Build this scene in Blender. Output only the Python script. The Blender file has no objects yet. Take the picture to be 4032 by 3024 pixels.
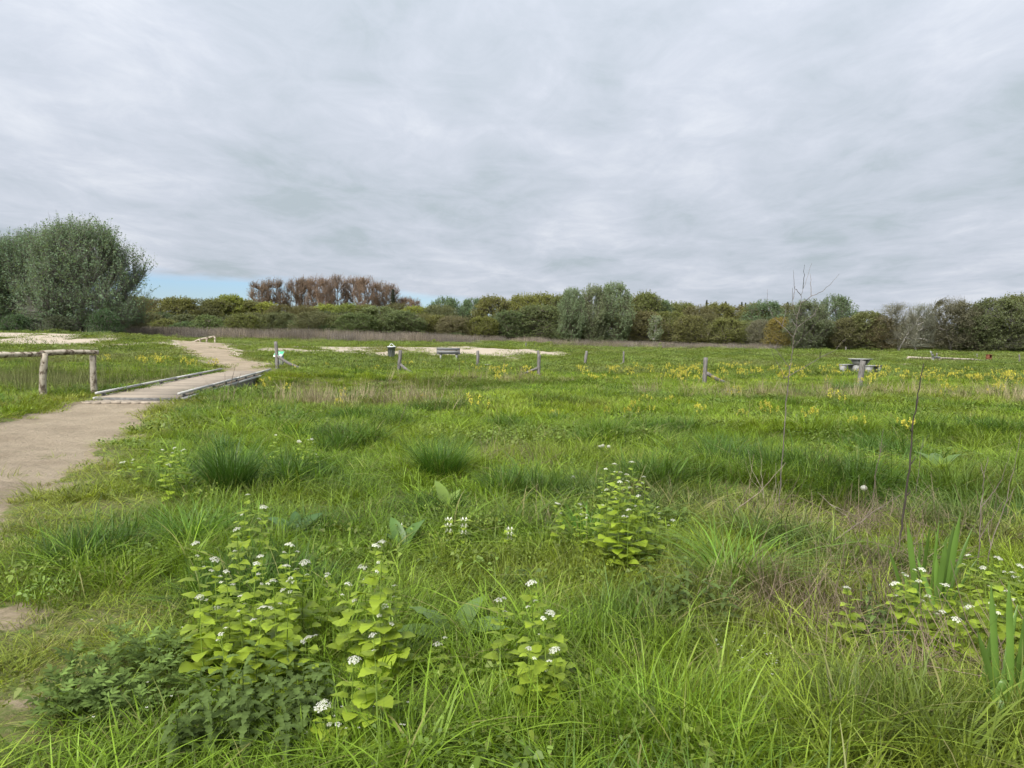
import bpy, math, random
import numpy as np
from mathutils import Matrix, Vector, Euler

# ------------------------------------------------------------------ camera
sc = bpy.context.scene
COL = sc.collection
F, CX, CY = 3030.0, 2016.0, 1512.0           # photograph's focal length and centre, in its own pixels
PITCH, ROLL, EYE = math.radians(3.63), math.radians(1.0), 1.60
cam_d = bpy.data.cameras.new("camera"); cam = bpy.data.objects.new("camera", cam_d); COL.objects.link(cam)
cam_d.sensor_width = 36.0; cam_d.lens = 36.0 * F / 4032.0
cam_d.clip_start = 0.05; cam_d.clip_end = 20000
RM = Matrix.Rotation(math.pi / 2 - PITCH, 3, 'X') @ Matrix.Rotation(ROLL, 3, 'Z')
cam.matrix_world = Matrix.Translation((0, 0, EYE)) @ RM.to_4x4()
sc.camera = cam
RMN = np.array(RM)

# ------------------------------------------------------------------ light
SUN_EL, SUN_AZ = math.radians(46), math.radians(-150)     # azimuth from +Y, clockwise
EXPOSURE = 2.25
sc.view_settings.view_transform = 'Standard'; sc.view_settings.look = 'None'
sc.view_settings.exposure = EXPOSURE; sc.view_settings.gamma = 1.0
sc.view_settings.use_curve_mapping = False
sun_d = bpy.data.lights.new("sun", 'SUN'); sun_d.energy = 1.5; sun_d.angle = math.radians(45)
sun_d.color = (1.0, 0.97, 0.92)
sun = bpy.data.objects.new("sun", sun_d); COL.objects.link(sun)
sdir = Vector((math.sin(SUN_AZ) * math.cos(SUN_EL), math.cos(SUN_AZ) * math.cos(SUN_EL), math.sin(SUN_EL)))
sun.rotation_euler = sdir.to_track_quat('Z', 'Y').to_euler()

def pix_dir(u, v):
    d = RMN @ np.array([(u - CX) / F, -(v - CY) / F, -1.0])
    return d / np.linalg.norm(d)

class NT:
    """tiny helper for node trees"""
    def __init__(s, t): s.t = t; t.nodes.clear()
    def n(s, kind, **kw):
        x = s.t.nodes.new(kind)
        for k, v in kw.items():
            if k.startswith('i_'):
                key = k[2:]
                x.inputs[int(key) if key.isdigit() else key.replace('_', ' ')].default_value = v
            else: setattr(x, k, v)
        return x
    def l(s, a, b): s.t.links.new(a, b)
    def math(s, op, a, b=None, clamp=False):
        x = s.n('ShaderNodeMath', operation=op, use_clamp=clamp)
        for i, q in enumerate((a, b)):
            if q is None: continue
            if isinstance(q, (int, float)): x.inputs[i].default_value = q
            else: s.l(q, x.inputs[i])
        return x.outputs[0]
    def mix(s, f, a, b, blend='MIX'):
        x = s.n('ShaderNodeMix', data_type='RGBA', blend_type=blend, clamp_factor=True)
        for sock, q in ((x.inputs[0], f), (x.inputs[6], a), (x.inputs[7], b)):
            if isinstance(q, (int, float)): sock.default_value = q
            elif isinstance(q, tuple): sock.default_value = (*q[:3], 1)
            else: s.l(q, sock)
        return x.outputs[2]
    def ramp(s, f, stops):
        x = s.n('ShaderNodeValToRGB'); e = x.color_ramp.elements
        while len(e) < len(stops): e.new(0.5)
        for el, (p, c) in zip(e, stops):
            el.position = p; el.color = (c, c, c, 1) if isinstance(c, (int, float)) else (*c, 1)
        s.l(f, x.inputs[0]); return x.outputs[0]
    def noise(s, vec, scale, detail=4, rough=0.55, dist=0.0, lac=2.0):
        x = s.n('ShaderNodeTexNoise', i_Scale=scale, i_Detail=detail, i_Roughness=rough, i_Distortion=dist, i_Lacunarity=lac)
        if vec is not None: s.l(vec, x.inputs['Vector'])
        return x.outputs['Fac']

# world: a Nishita sky behind one continuous sheet of cloud whose far edge shows blue low on the left
w = bpy.data.worlds.new("World"); sc.world = w; w.use_nodes = True
T = NT(w.node_tree)
sky = T.n('ShaderNodeTexSky'); sky.sky_type = 'NISHITA'; sky.sun_disc = False
sky.sun_elevation = SUN_EL; sky.sun_rotation = SUN_AZ; sky.air_density = 1.3; sky.dust_density = 0.3; sky.ozone_density = 2.0
tc = T.n('ShaderNodeTexCoord'); sep = T.n('ShaderNodeSeparateXYZ'); T.l(tc.outputs['Generated'], sep.inputs[0])
zc = T.math('MAXIMUM', sep.outputs[2], 0.0)
zp = T.math('ADD', zc, 0.10)
px = T.math('DIVIDE', sep.outputs[0], zp); py = T.math('DIVIDE', sep.outputs[1], zp)
cmb = T.n('ShaderNodeCombineXYZ'); T.l(px, cmb.inputs[0]); T.l(py, cmb.inputs[1])
P = cmb.outputs[0]
mapn = T.n('ShaderNodeMapping'); mapn.inputs['Rotation'].default_value = (0, 0, 0.3); mapn.inputs['Scale'].default_value = (1.25, 0.85, 1)
T.l(P, mapn.inputs[0])
big = T.noise(mapn.outputs[0], 0.55, 3, 0.5, 0.4)
fine = T.noise(mapn.outputs[0], 3.4, 10, 0.66, 0.8)
mid = T.noise(mapn.outputs[0], 1.6, 6, 0.58, 0.6)
dens = T.math('ADD', T.math('MULTIPLY', big, 0.48), T.math('ADD', T.math('MULTIPLY', mid, 0.33), T.math('MULTIPLY', fine, 0.19)))
cl = T.ramp(dens, [(0.40, (0.49, 0.565, 0.62)), (0.46, (0.57, 0.63, 0.71)), (0.53, (0.645, 0.695, 0.785)), (0.61, (0.765, 0.805, 0.88))])
lum = T.math('ADD', T.math('MULTIPLY', zc, 0.6), 0.90)       # overcast sky: brighter towards the zenith
CLOUD_GAIN = 10.0 / (2 ** EXPOSURE)                            # world strength is 0.1
lumc = T.math('MULTIPLY', lum, CLOUD_GAIN)
vm = T.n('ShaderNodeVectorMath', operation='SCALE'); T.l(cl, vm.inputs[0]); T.l(lumc, vm.inputs['Scale'])
def plane(u, v):
    d = pix_dir(u, v); return np.array([d[0], d[1]]) / (max(d[2], 0) + 0.10)
e0, e1 = plane(590, 1072), plane(1700, 1168)
tdir = (e1 - e0) / np.linalg.norm(e1 - e0); nrm = np.array([-tdir[1], tdir[0]])
if nrm[0] > 0: nrm = -nrm
off = float(nrm @ e0)
ed = T.math('SUBTRACT', T.math('ADD', T.math('MULTIPLY', px, float(nrm[0])), T.math('MULTIPLY', py, float(nrm[1]))), off)
edn = T.math('ADD', ed, T.math('MULTIPLY', T.math('SUBTRACT', mid, 0.5), 1.0))
gap = T.ramp(T.math('ADD', T.math('MULTIPLY', edn, 0.5), 0.5), [(0.38, 0.0), (0.66, 1.0)])
skyb = T.mix(1.0, sky.outputs[0], (0.15, 0.203, 0.325), 'MULTIPLY')
fin = T.mix(gap, vm.outputs[0], skyb)
bg = T.n('ShaderNodeBackground'); bg.inputs['Strength'].default_value = 0.1; T.l(fin, bg.inputs[0])
wo = T.n('ShaderNodeOutputWorld'); T.l(bg.outputs[0], wo.inputs[0])

sc.cycles.use_adaptive_sampling = True; sc.cycles.adaptive_threshold = 0.02; sc.cycles.use_light_tree = False
sc.cycles.max_bounces = 5; sc.cycles.diffuse_bounces = 3; sc.cycles.glossy_bounces = 2
sc.cycles.transmission_bounces = 3; sc.cycles.transparent_max_bounces = 4
sc.cycles.use_denoising = True
sc.cycles.caustics_reflective = False; sc.cycles.caustics_refractive = False

# ------------------------------------------------------------------ noise and terrain
def hash2(ix, iy, seed):
    n = (ix.astype(np.int64) * 374761393 + iy.astype(np.int64) * 668265263 + seed * 974634777) & 0x7fffffff
    n = ((n ^ (n >> 13)) * 1274126177) & 0x7fffffff
    n = n ^ (n >> 16)
    return (n & 0xffff) / 65535.0
def vnoise(x, y, seed=0):
    x = np.asarray(x, float); y = np.asarray(y, float)
    ix = np.floor(x); iy = np.floor(y); fx = x - ix; fy = y - iy
    fx = fx * fx * (3 - 2 * fx); fy = fy * fy * (3 - 2 * fy)
    a = hash2(ix, iy, seed); b = hash2(ix + 1, iy, seed); c = hash2(ix, iy + 1, seed); d = hash2(ix + 1, iy + 1, seed)
    return (a * (1 - fx) + b * fx) * (1 - fy) + (c * (1 - fx) + d * fx) * fy
def fbm(x, y, seed=0, octv=4):
    s = 0; a = 0.5; t = 0
    for k in range(octv):
        s = s + a * vnoise(x * 2 ** k + 17.3 * k, y * 2 ** k + 9.1 * k, seed + k); t += a; a *= 0.5
    return s / t
def sst(a, b, x):
    t = np.clip((np.asarray(x, float) - a) / (b - a), 0, 1); return t * t * (3 - 2 * t)

def flat(u, v, z=0.0):
    d = pix_dir(u, v); t = (z - EYE) / d[2]; return np.array([d[0] * t, d[1] * t])
def at(u, v, y):
    d = pix_dir(u, v); t = y / d[1]; return np.array([d[0] * t, y, EYE + d[2] * t])

# the path: near stretch read off flat ground, far stretch climbing the dune
NEAR_R = [flat(u, v) for u, v in ((640, 1600), (480, 1700), (330, 1790), (120, 1960), (-110, 2110), (-600, 2380), (-1500, 2900))]
NEAR_L = [flat(u, v) for u, v in ((390, 1590), (170, 1612), (-10, 1648), (-420, 1720), (-900, 1860), (-1800, 2150), (-2600, 2500))]
BR = [flat(372, 1573), flat(712, 1573), flat(873, 1466), flat(1058, 1466)]      # bridge deck corners NL NR FL FR
FAR = [(965, 1462, None, 1.05), (955, 1448, None, 1.1), (930, 1424, 36.5, 1.15), (868, 1402, 41.0, 1.2), (815, 1376, 46.0, 1.35), (790, 1354, 50.5, 1.4), (770, 1347, 54.0, 1.5), (750, 1345, 60.0, 1.5)]
PATH_NEAR = []
PATH_NEAR.append(((BR[0] + BR[1]) / 2, 1.0))
for a, b in zip(NEAR_L, NEAR_R): PATH_NEAR.append(((a + b) / 2, max(1.0, min(2.0, np.linalg.norm(a - b) / 2))))
# keep the near stretch sane: right edges are what the photo shows
PATH_NEAR = [((BR[0] + BR[1]) / 2, 0.98)]
for r, hw in zip(NEAR_R, (1.05, 1.2, 1.35, 1.4, 1.4, 1.4, 1.4)):
    PATH_NEAR.append((r, hw))
def offset_poly(pl):
    out = [pl[0]]
    for i in range(1, len(pl)):
        p, hw = pl[i]; q = pl[i + 1][0] if i + 1 < len(pl) else p + (p - pl[i - 1][0])
        prev = pl[i - 1][0] if i > 1 else BR[1]
        t = (q - prev); t = t / np.linalg.norm(t); n = np.array([t[1], -t[0]])
        if n[0] > 0: n = -n
        out.append((p + n * hw, hw))
    return out
PATH_NEAR = offset_poly(PATH_NEAR)
PATH_FAR = []
for u, v, y, hw in FAR:
    p = flat(u, v) if y is None else at(u, v, y)[:2]
    PATH_FAR.append((p, hw))
def catmull(pl, n=10):
    pts = [np.array([*p, hw]) for p, hw in pl]
    pts = [2 * pts[0] - pts[1]] + pts + [2 * pts[-1] - pts[-2]]
    out = []
    for i in range(1, len(pts) - 2):
        p0, p1, p2, p3 = pts[i - 1:i + 3]
        for k in range(n):
            t = k / n
            out.append(0.5 * (2 * p1 + (p2 - p0) * t + (2 * p0 - 5 * p1 + 4 * p2 - p3) * t * t + (3 * p1 - p0 - 3 * p2 + p3) * t ** 3))
    out.append(pts[-2]); return np.array(out)
CN, CF = catmull(PATH_NEAR), catmull(PATH_FAR)
def path_d(x, y):
    """signed distance to the path's edge: negative inside"""
    x = np.asarray(x, float); y = np.asarray(y, float)
    best = np.full(x.shape, 1e9)
    for C in (CN, CF):
        for i in range(len(C) - 1):
            a, b = C[i], C[i + 1]; dx, dy = b[0] - a[0], b[1] - a[1]; L = dx * dx + dy * dy + 1e-9
            t = np.clip(((x - a[0]) * dx + (y - a[1]) * dy) / L, 0, 1)
            d = np.hypot(x - a[0] - dx * t, y - a[1] - dy * t) - (a[2] + (b[2] - a[2]) * t)
            best = np.minimum(best, d)
    return best
BDIR = (BR[2] - BR[0]) / np.linalg.norm(BR[2] - BR[0])
BC = (BR[0] + BR[1] + BR[2] + BR[3]) / 4
def hb(x, y):
    x = np.asarray(x, float); y = np.asarray(y, float)
    A = 1.16 * sst(-6, -30, x)
    Pf = np.clip((y - 29) / 21.5, 0, 1) ** 1.5 * (1 - 0.8 * sst(51, 62, y))
    h = A * Pf
    h = h + 0.35 * (fbm(x / 14, y / 14, 5) - 0.5) * sst(38, 60, y) + 0.08 * (fbm(x / 2.2, y / 2.2, 8) - 0.5) * sst(1, 6, np.hypot(x, y))
    h = h + 0.2 * sst(60, 95, y)
    h = h + 0.55 * sst(43, 60, y) * np.exp(-((x + 5) / 13) ** 4) * (1 - 0.7 * sst(66, 80, y))
    # ditch under the bridge
    yd = BC[1] + 0.4 - 0.05 * (x - BC[0])
    depth = 0.95 * np.exp(-((x - BC[0] - 1.5) / 6.0) ** 2) + 0.25 * sst(-9, -16, x)
    h = h - depth * np.exp(-((y - yd) / 2.4) ** 4)
    # shallow grassy bank steps on the right
    l1 = y - (7.9 - 0.05 * x); l2 = y - (12.3 - 0.07 * x)
    wr = sst(0.6, 3.0, x)
    h = h - 0.16 * wr * np.exp(-((l1 + 0.35) / 0.75) ** 2) + 0.10 * wr * np.exp(-((l1 - 0.9) / 0.8) ** 2)
    h = h - 0.14 * sst(2, 5, x) * np.exp(-((l2 + 0.3) / 0.9) ** 2) + 0.1 * sst(2, 5, x) * np.exp(-((l2 - 1.0) / 0.8) ** 2)
    return h
def ground_h(x, y):
    d = path_d(x, y)
    h = hb(x, y)
    n = (fbm(np.asarray(x) * 1.6, np.asarray(y) * 1.6, 21) - 0.5) * 0.5
    return h - 0.10 * (1 - sst(-0.35, 0.3, d + n))
def G(u, v):
    d = pix_dir(u, v); t = np.concatenate([np.linspace(1.2, 60, 1200), np.linspace(60, 400, 1200)])
    X = d[0] * t; Y = d[1] * t; Z = EYE + d[2] * t
    below = Z < hb(X, Y)
    i = int(np.argmax(below)) if below.any() else len(t) - 1
    return np.array([X[i], Y[i], float(ground_h(X[i:i + 1], Y[i:i + 1])[0])])
def gz(x, y): return float(ground_h(np.array([x]), np.array([y]))[0])

# ------------------------------------------------------------------ mesh helpers
class Buf:
    def __init__(s): s.V = []; s.Fs = []; s.M = []; s.var = []; s.n = 0
    def add(s, V, Fc, var=0.5, mi=0):
        V = np.asarray(V, np.float32).reshape(-1, 3)
        Fc = [Fc] if isinstance(Fc, np.ndarray) else Fc
        for f in Fc:
            f = np.asarray(f, np.int32)
            if f.ndim == 1: f = f[None]
            s.Fs.append(f + s.n); s.M.append(np.full(len(f), mi, np.int32))
        s.V.append(V); s.n += len(V)
        s.var.append(np.broadcast_to(np.asarray(var, np.float32), (len(V),)).copy())
        return s
    def mesh(s, name, mats, smooth=True):
        me = bpy.data.meshes.new(name)
        V = np.concatenate(s.V); sizes = np.concatenate([np.full(len(f), f.shape[1], np.int32) for f in s.Fs])
        loops = np.concatenate([f.ravel() for f in s.Fs]).astype(np.int32)
        starts = np.concatenate([[0], np.cumsum(sizes)[:-1]]).astype(np.int32)
        me.vertices.add(len(V)); me.vertices.foreach_set('co', V.ravel())
        me.loops.add(len(loops)); me.loops.foreach_set('vertex_index', loops)
        me.polygons.add(len(sizes)); me.polygons.foreach_set('loop_start', starts)
        me.polygons.foreach_set('material_index', np.concatenate(s.M))
        if smooth: me.polygons.foreach_set('use_smooth', np.ones(len(sizes), bool))
        at_ = me.attributes.new('var', 'FLOAT', 'POINT'); at_.data.foreach_set('value', np.concatenate(s.var))
        for m in (mats if isinstance(mats, (list, tuple)) else [mats]): me.materials.append(m)
        me.update(calc_edges=True); me.validate(); return me
def tubes(Pp, R, sides=4):
    Pp = np.asarray(Pp, float); R = np.asarray(R, float)
    if Pp.ndim == 2: Pp = Pp[None]; R = R[None]
    N, K, _ = Pp.shape
    Tn = np.gradient(Pp, axis=1); Tn /= np.linalg.norm(Tn, axis=2, keepdims=True) + 1e-9
    ref = np.where(np.abs(Tn[:, :1, 2:3]) > 0.8, np.array([1., 0, 0]), np.array([0, 0, 1.]))
    A = np.cross(Tn, ref); A /= np.linalg.norm(A, axis=2, keepdims=True) + 1e-9
    B = np.cross(Tn, A)
    th = np.arange(sides) * 2 * math.pi / sides
    V = Pp[:, :, None] + R[:, :, None, None] * (A[:, :, None] * np.cos(th)[None, None, :, None] + B[:, :, None] * np.sin(th)[None, None, :, None])
    idx = np.arange(N * K * sides).reshape(N, K, sides)
    a = idx[:, :-1]; b = np.roll(a, -1, 2); d = idx[:, 1:]; c = np.roll(d, -1, 2)
    return V.reshape(-1, 3), np.stack([a, b, c, d], -1).reshape(-1, 4)
def log(buf, p0, p1, r0, r1, seed=0, sides=12, K=9, bend=0.02, rough=0.07, mi=0):
    rg = np.random.default_rng(seed); p0 = np.array(p0, float); p1 = np.array(p1, float)
    t = np.linspace(0, 1, K)[:, None]; L = np.linalg.norm(p1 - p0)
    Pp = p0 + (p1 - p0) * t + np.sin(t * math.pi) * rg.normal(0, bend * L, 3)
    R = (r0 + (r1 - r0) * t[:, 0]) * (1 + rg.normal(0, rough * 0.6, K))
    V, Fc = tubes(Pp, R, sides)
    V = V.reshape(K, sides, 3)
    lump = 1 + rg.normal(0, rough, (1, sides, 1)) + rg.normal(0, rough * 0.35, (K, sides, 1))
    V = Pp[:, None] + (V - Pp[:, None]) * lump
    top = V[-1].mean(0) + (p1 - p0) / L * r1 * 0.12
    bot = V[0].mean(0)
    n = K * sides
    ring = np.arange(sides)
    ft = np.stack([(K - 1) * sides + ring, (K - 1) * sides + (ring + 1) % sides, np.full(sides, n)], -1)
    fb = np.stack([(ring + 1) % sides, ring, np.full(sides, n + 1)], -1)
    buf.add(np.concatenate([V.reshape(-1, 3), [top], [bot]]), [Fc, ft, fb], rg.random(), mi); return buf
BOXF = np.array([[0, 3, 2, 1], [4, 5, 6, 7], [0, 1, 5, 4], [1, 2, 6, 5], [2, 3, 7, 6], [3, 0, 4, 7]])
def box(buf, c, s, var=0.5, mi=0, rot=None, taper=1.0):
    x, y, z = np.array(s) / 2
    V = np.array([[-x, -y, -z], [x, -y, -z], [x, y, -z], [-x, y, -z], [-x * taper, -y * taper, z], [x * taper, -y * taper, z], [x * taper, y * taper, z], [-x * taper, y * taper, z]])
    if rot is not None: V = V @ np.array(rot).T
    buf.add(V + np.array(c), BOXF, var, mi); return buf
def hexa(buf, V, var=0.5, mi=0): buf.add(np.array(V, float), BOXF, var, mi); return buf

def tag(o, label=None, cat=None, group=None, kind=None):
    if label: o['label'] = label
    if cat: o['category'] = cat
    if group: o['group'] = group
    if kind: o['kind'] = kind
    return o
def obj(name, me, parent=None, loc=(0, 0, 0), rot=(0, 0, 0), scl=(1, 1, 1)):
    o = bpy.data.objects.new(name, me); COL.objects.link(o)
    o.location = loc; o.rotation_euler = rot; o.scale = scl
    if parent is not None: o.parent = parent
    return o
def thing(name, label, cat, loc=(0, 0, 0), rz=0.0, group=None):
    o = bpy.data.objects.new(name, None); COL.objects.link(o); o.empty_display_size = 0.1
    o.location = loc; o.rotation_euler = (0, 0, rz); return tag(o, label, cat, group)
ORD = 'first second third fourth fifth sixth seventh eighth ninth tenth eleventh twelfth thirteenth fourteenth fifteenth sixteenth seventeenth eighteenth nineteenth twentieth'.split()
PENDING = []
def settle_labels():
    by = {}
    for o, x in PENDING: by.setdefault(o['label'], []).append((x, o))
    for lab, lst in by.items():
        if len(lst) < 2: continue
        lst.sort(key=lambda q: q[0])
        for i, (x, o) in enumerate(lst):
            if len(lst) == 2: o['label'] = lab + (', left of two' if i == 0 else ', right of two')
            else: o['label'] = lab + ', ' + (ORD[i] if i < len(ORD) else 'further on') + ' from left'

# ------------------------------------------------------------------ materials
def newmat(name):
    m = bpy.data.materials.new(name); m.use_nodes = True; return m, NT(m.node_tree)
def leafmat(name, src, trans=0.35, rough=0.5, spec=0.25, varamp=0.5, yellow=0.0, base=None):
    """src: 'OBJ' object colour, 'INST' instancer tint, or 'FIX' base"""
    m, t = newmat(name)
    va = t.n('ShaderNodeAttribute', attribute_name='var')
    if src == 'OBJ': c = t.n('ShaderNodeObjectInfo').outputs['Color']
    elif src == 'INST': c = t.n('ShaderNodeAttribute', attribute_name='tint', attribute_type='INSTANCER').outputs['Color']
    else:
        rgb = t.n('ShaderNodeRGB'); rgb.outputs[0].default_value = (*base, 1)
        oi = t.n('ShaderNodeObjectInfo'); kv = t.n('ShaderNodeVectorMath', operation='SCALE'); t.l(rgb.outputs[0], kv.inputs[0])
        t.l(t.math('ADD', t.math('MULTIPLY', oi.outputs['Random'], 0.55), 0.72), kv.inputs['Scale']); c = kv.outputs[0]
    vv = t.math('ADD', t.math('MULTIPLY', va.outputs['Fac'], 2 * varamp), 1 - varamp)
    x = t.n('ShaderNodeVectorMath', operation='SCALE'); t.l(c, x.inputs[0]); t.l(vv, x.inputs['Scale'])
    c = x.outputs[0]
    if yellow > 0:
        yf = t.ramp(va.outputs['Fac'], [(1 - yellow, 0.0), (1 - yellow * 0.5, 0.8)])
        c = t.mix(yf, c, (0.27, 0.23, 0.10))
    pr = t.n('ShaderNodeBsdfPrincipled', i_Roughness=rough); pr.inputs['Specular IOR Level'].default_value = spec
    t.l(c, pr.inputs['Base Color'])
    tr = t.n('ShaderNodeBsdfTranslucent')
    tcx = t.mix(1.0, c, (1.15, 1.1, 0.6), 'MULTIPLY'); t.l(tcx, tr.inputs[0])
    mx = t.n('ShaderNodeMixShader', i_0=trans); t.l(pr.outputs[0], mx.inputs[1]); t.l(tr.outputs[0], mx.inputs[2])
    o = t.n('ShaderNodeOutputMaterial'); t.l(mx.outputs[0], o.inputs[0]); return m
def plain(name, stops, scale=(1, 1, 1), ns=8.0, detail=6, rough=0.85, bump=0.3, bumpd=0.01, spec=0.3, metal=0.0, objvar=True):
    """procedural: noise through a colour ramp with bump, in object space"""
    m, t = newmat(name)
    tcn = t.n('ShaderNodeTexCoord'); mp = t.n('ShaderNodeMapping'); mp.inputs['Scale'].default_value = scale
    oi = t.n('ShaderNodeObjectInfo'); t.l(tcn.outputs['Object'], mp.inputs[0])
    vr = t.n('ShaderNodeVectorMath', operation='ADD'); t.l(mp.outputs[0], vr.inputs[0])
    sc3 = t.n('ShaderNodeVectorMath', operation='SCALE'); sc3.inputs[0].default_value = (13, 7, 5); t.l(oi.outputs['Random'], sc3.inputs['Scale'])
    t.l(sc3.outputs[0], vr.inputs[1])
    f = t.noise(vr.outputs[0], ns, detail, 0.6, 0.3)
    c = t.ramp(f, stops)
    if objvar:
        k = t.math('ADD', t.math('MULTIPLY', oi.outputs['Random'], 0.35), 0.82)
        x = t.n('ShaderNodeVectorMath', operation='SCALE'); t.l(c, x.inputs[0]); t.l(k, x.inputs['Scale']); c = x.outputs[0]
    pr = t.n('ShaderNodeBsdfPrincipled', i_Roughness=rough, i_Metallic=metal); pr.inputs['Specular IOR Level'].default_value = spec
    t.l(c, pr.inputs['Base Color'])
    bp = t.n('ShaderNodeBump', i_Strength=bump, i_Distance=bumpd); t.l(f, bp.inputs['Height']); t.l(bp.outputs[0], pr.inputs['Normal'])
    o = t.n('ShaderNodeOutputMaterial'); t.l(pr.outputs[0], o.inputs[0]); return m

MG = leafmat('grass_blade', 'INST', 0.42, 0.45, 0.25, 0.55, 0.035)
MDRY = leafmat('dry_straw', 'INST', 0.15, 0.8, 0.1, 0.4)
MHERB = leafmat('herb_leaf', 'INST', 0.3, 0.5, 0.3, 0.35)
MTUFT = leafmat('tussock_blade', 'OBJ', 0.33, 0.42, 0.35, 0.42, 0.04)
MCROWN = leafmat('crown_leaf', 'OBJ', 0.42, 0.75, 0.06, 0.28)
MMUST = leafmat('mustard_leaf', 'FIX', 0.45, 0.45, 0.35, 0.28, base=(0.26, 0.345, 0.034))
MMSTEM = leafmat('mustard_stem', 'FIX', 0.2, 0.5, 0.3, 0.3, base=(0.20, 0.29, 0.045))
MWHITE = leafmat('white_petal', 'FIX', 0.3, 0.6, 0.2, 0.12, base=(0.62, 0.62, 0.54))
MYEL = leafmat('yellow_petal', 'FIX', 0.3, 0.6, 0.2, 0.25, base=(0.56, 0.50, 0.08))
MYSTEM = leafmat('yellow_plant_stem', 'FIX', 0.25, 0.6, 0.2, 0.4, base=(0.11, 0.17, 0.03))
MNET = leafmat('nettle_leaf', 'FIX', 0.3, 0.7, 0.15, 0.35, base=(0.088, 0.13, 0.034))
MMUG = leafmat('mugwort_leaf', 'FIX', 0.3, 0.75, 0.12, 0.35, base=(0.11, 0.165, 0.04))
MDOCK = leafmat('dock_leaf', 'OBJ', 0.3, 0.4, 0.4, 0.3)
MIRIS = leafmat('sword_leaf', 'OBJ', 0.3, 0.35, 0.4, 0.25)
MPUFF = leafmat('seed_puff', 'FIX', 0.4, 0.9, 0.05, 0.1, base=(0.55, 0.55, 0.52))
MBARK = plain('bark', [(0.3, (0.035, 0.03, 0.024)), (0.7, (0.10, 0.09, 0.075))], (1, 1, 0.25), 3.0)
MTWIG = leafmat('twig', 'OBJ', 0.0, 0.9, 0.1, 0.4)
MPOST = plain('weathered_wood', [(0.28, (0.045, 0.04, 0.035)), (0.5, (0.14, 0.13, 0.12)), (0.72, (0.24, 0.225, 0.205))], (9, 9, 1.2), 4.0, bump=0.6, bumpd=0.02)
MRAIL = plain('peeling_rail_wood', [(0.30, (0.04, 0.03, 0.022)), (0.44, (0.13, 0.10, 0.07)), (0.50, (0.33, 0.29, 0.225)), (0.8, (0.45, 0.40, 0.33))], (2.6, 5, 2.6), 2.4, bump=0.6, bumpd=0.015)
MDECK = plain('deck_board', [(0.3, (0.215, 0.18, 0.138)), (0.55, (0.285, 0.24, 0.185)), (0.8, (0.34, 0.29, 0.23))], (1.5, 9, 3), 3.0, bump=0.3)
MKERB = plain('pale_kerb_board', [(0.3, (0.30, 0.295, 0.275)), (0.7, (0.46, 0.455, 0.43))], (1, 6, 6), 3.0, bump=0.3)
MBEAM = plain('bridge_beam', [(0.3, (0.07, 0.068, 0.065)), (0.7, (0.17, 0.165, 0.155))], (4, 1, 4), 3.0)
MPAVE = plain('paver', [(0.3, (0.20, 0.165, 0.125)), (0.7, (0.34, 0.29, 0.23))], (1, 1, 1), 9.0)
MCONC = plain('concrete', [(0.25, (0.17, 0.17, 0.16)), (0.6, (0.28, 0.28, 0.265)), (0.85, (0.36, 0.36, 0.34))], (1, 1, 1), 5.0, bump=0.2)
MGALV = plain('galvanised_steel', [(0.3, (0.13, 0.145, 0.15)), (0.7, (0.24, 0.26, 0.265))], (3, 3, 1), 5.0, rough=0.5, bump=0.05, spec=0.5, metal=0.35)
MRIM = plain('pale_rim', [(0.3, (0.55, 0.57, 0.58)), (0.7, (0.75, 0.76, 0.76))], (3, 3, 3), 6.0, rough=0.5, bump=0.1)
MGREY = plain('grey_plank', [(0.3, (0.12, 0.12, 0.12)), (0.6, (0.21, 0.21, 0.215)), (0.8, (0.28, 0.275, 0.27))], (1, 8, 8), 4.0)
MRUST = plain('rust_steel', [(0.3, (0.10, 0.035, 0.018)), (0.7, (0.20, 0.075, 0.035))], (1, 1, 1), 9.0)
MGREEN = plain('green_panel', [(0.3, (0.05, 0.42, 0.17)), (0.7, (0.08, 0.52, 0.23))], (1, 1, 1), 3.0, rough=0.4, bump=0.0, objvar=False)
MWHT = plain('white_print', [(0.3, (0.70, 0.71, 0.70)), (0.7, (0.8, 0.8, 0.8))], (1, 1, 1), 4.0, rough=0.5, bump=0.0, objvar=False)

# ------------------------------------------------------------------ ground
def region(u, v, rx, ry):
    g = G(u, v); return g[0], g[1], rx, ry
def blob(x, y, R):
    return np.exp(-(((x - R[0]) / R[2]) ** 2 + ((y - R[1]) / R[3]) ** 2))
SANDR = [(-11.5, 54, 9, 8), (-2.5, 54, 7.5, 7), (3.5, 75, 9, 6), (28, 55, 6, 4), (22, 66, 14, 5), (-33, 48, 8, 6), (-26, 44, 5, 4), (8, 88, 16, 6), (45, 50, 7, 3)]
SANDW = [1.0, 0.92, 0.45, 0.6, 0.35, 1.1, 0.5, 0.4, 0.5]
BARE = [region(40, 2800, 0.26, 0.38), region(90, 2262, 0.5, 0.14), region(20, 2120, 0.4, 0.22), region(-60, 2460, 0.3, 0.4)]
def sand_mask(x, y):
    s = 0
    for R, wgt in zip(SANDR, SANDW): s = s + wgt * blob(x, y, R)
    n = fbm(x / 1.5, y / 2.0, 33, 4)
    nf = fbm(x / 1.1, y / 1.5, 35, 3)
    m = sst(0.50, 0.57, n * 0.25 + nf * 0.5 + 0.235 * np.minimum(s, 1.0)) * sst(0.15, 0.5, s)
    d = path_d(x, y)
    n2 = fbm(x * 1.4, y * 1.4, 44, 4)
    edge = 1 - sst(-0.35, 0.55, d + (n2 - 0.5) * 1.6)
    b = 0
    for R in BARE: b = np.maximum(b, blob(x, y, R))
    bare = sst(0.42, 0.62, b * 0.6 + (n2 - 0.5) * 0.9)
    return np.clip(np.maximum(np.maximum(m, edge), bare), 0, 1), edge, bare
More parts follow.
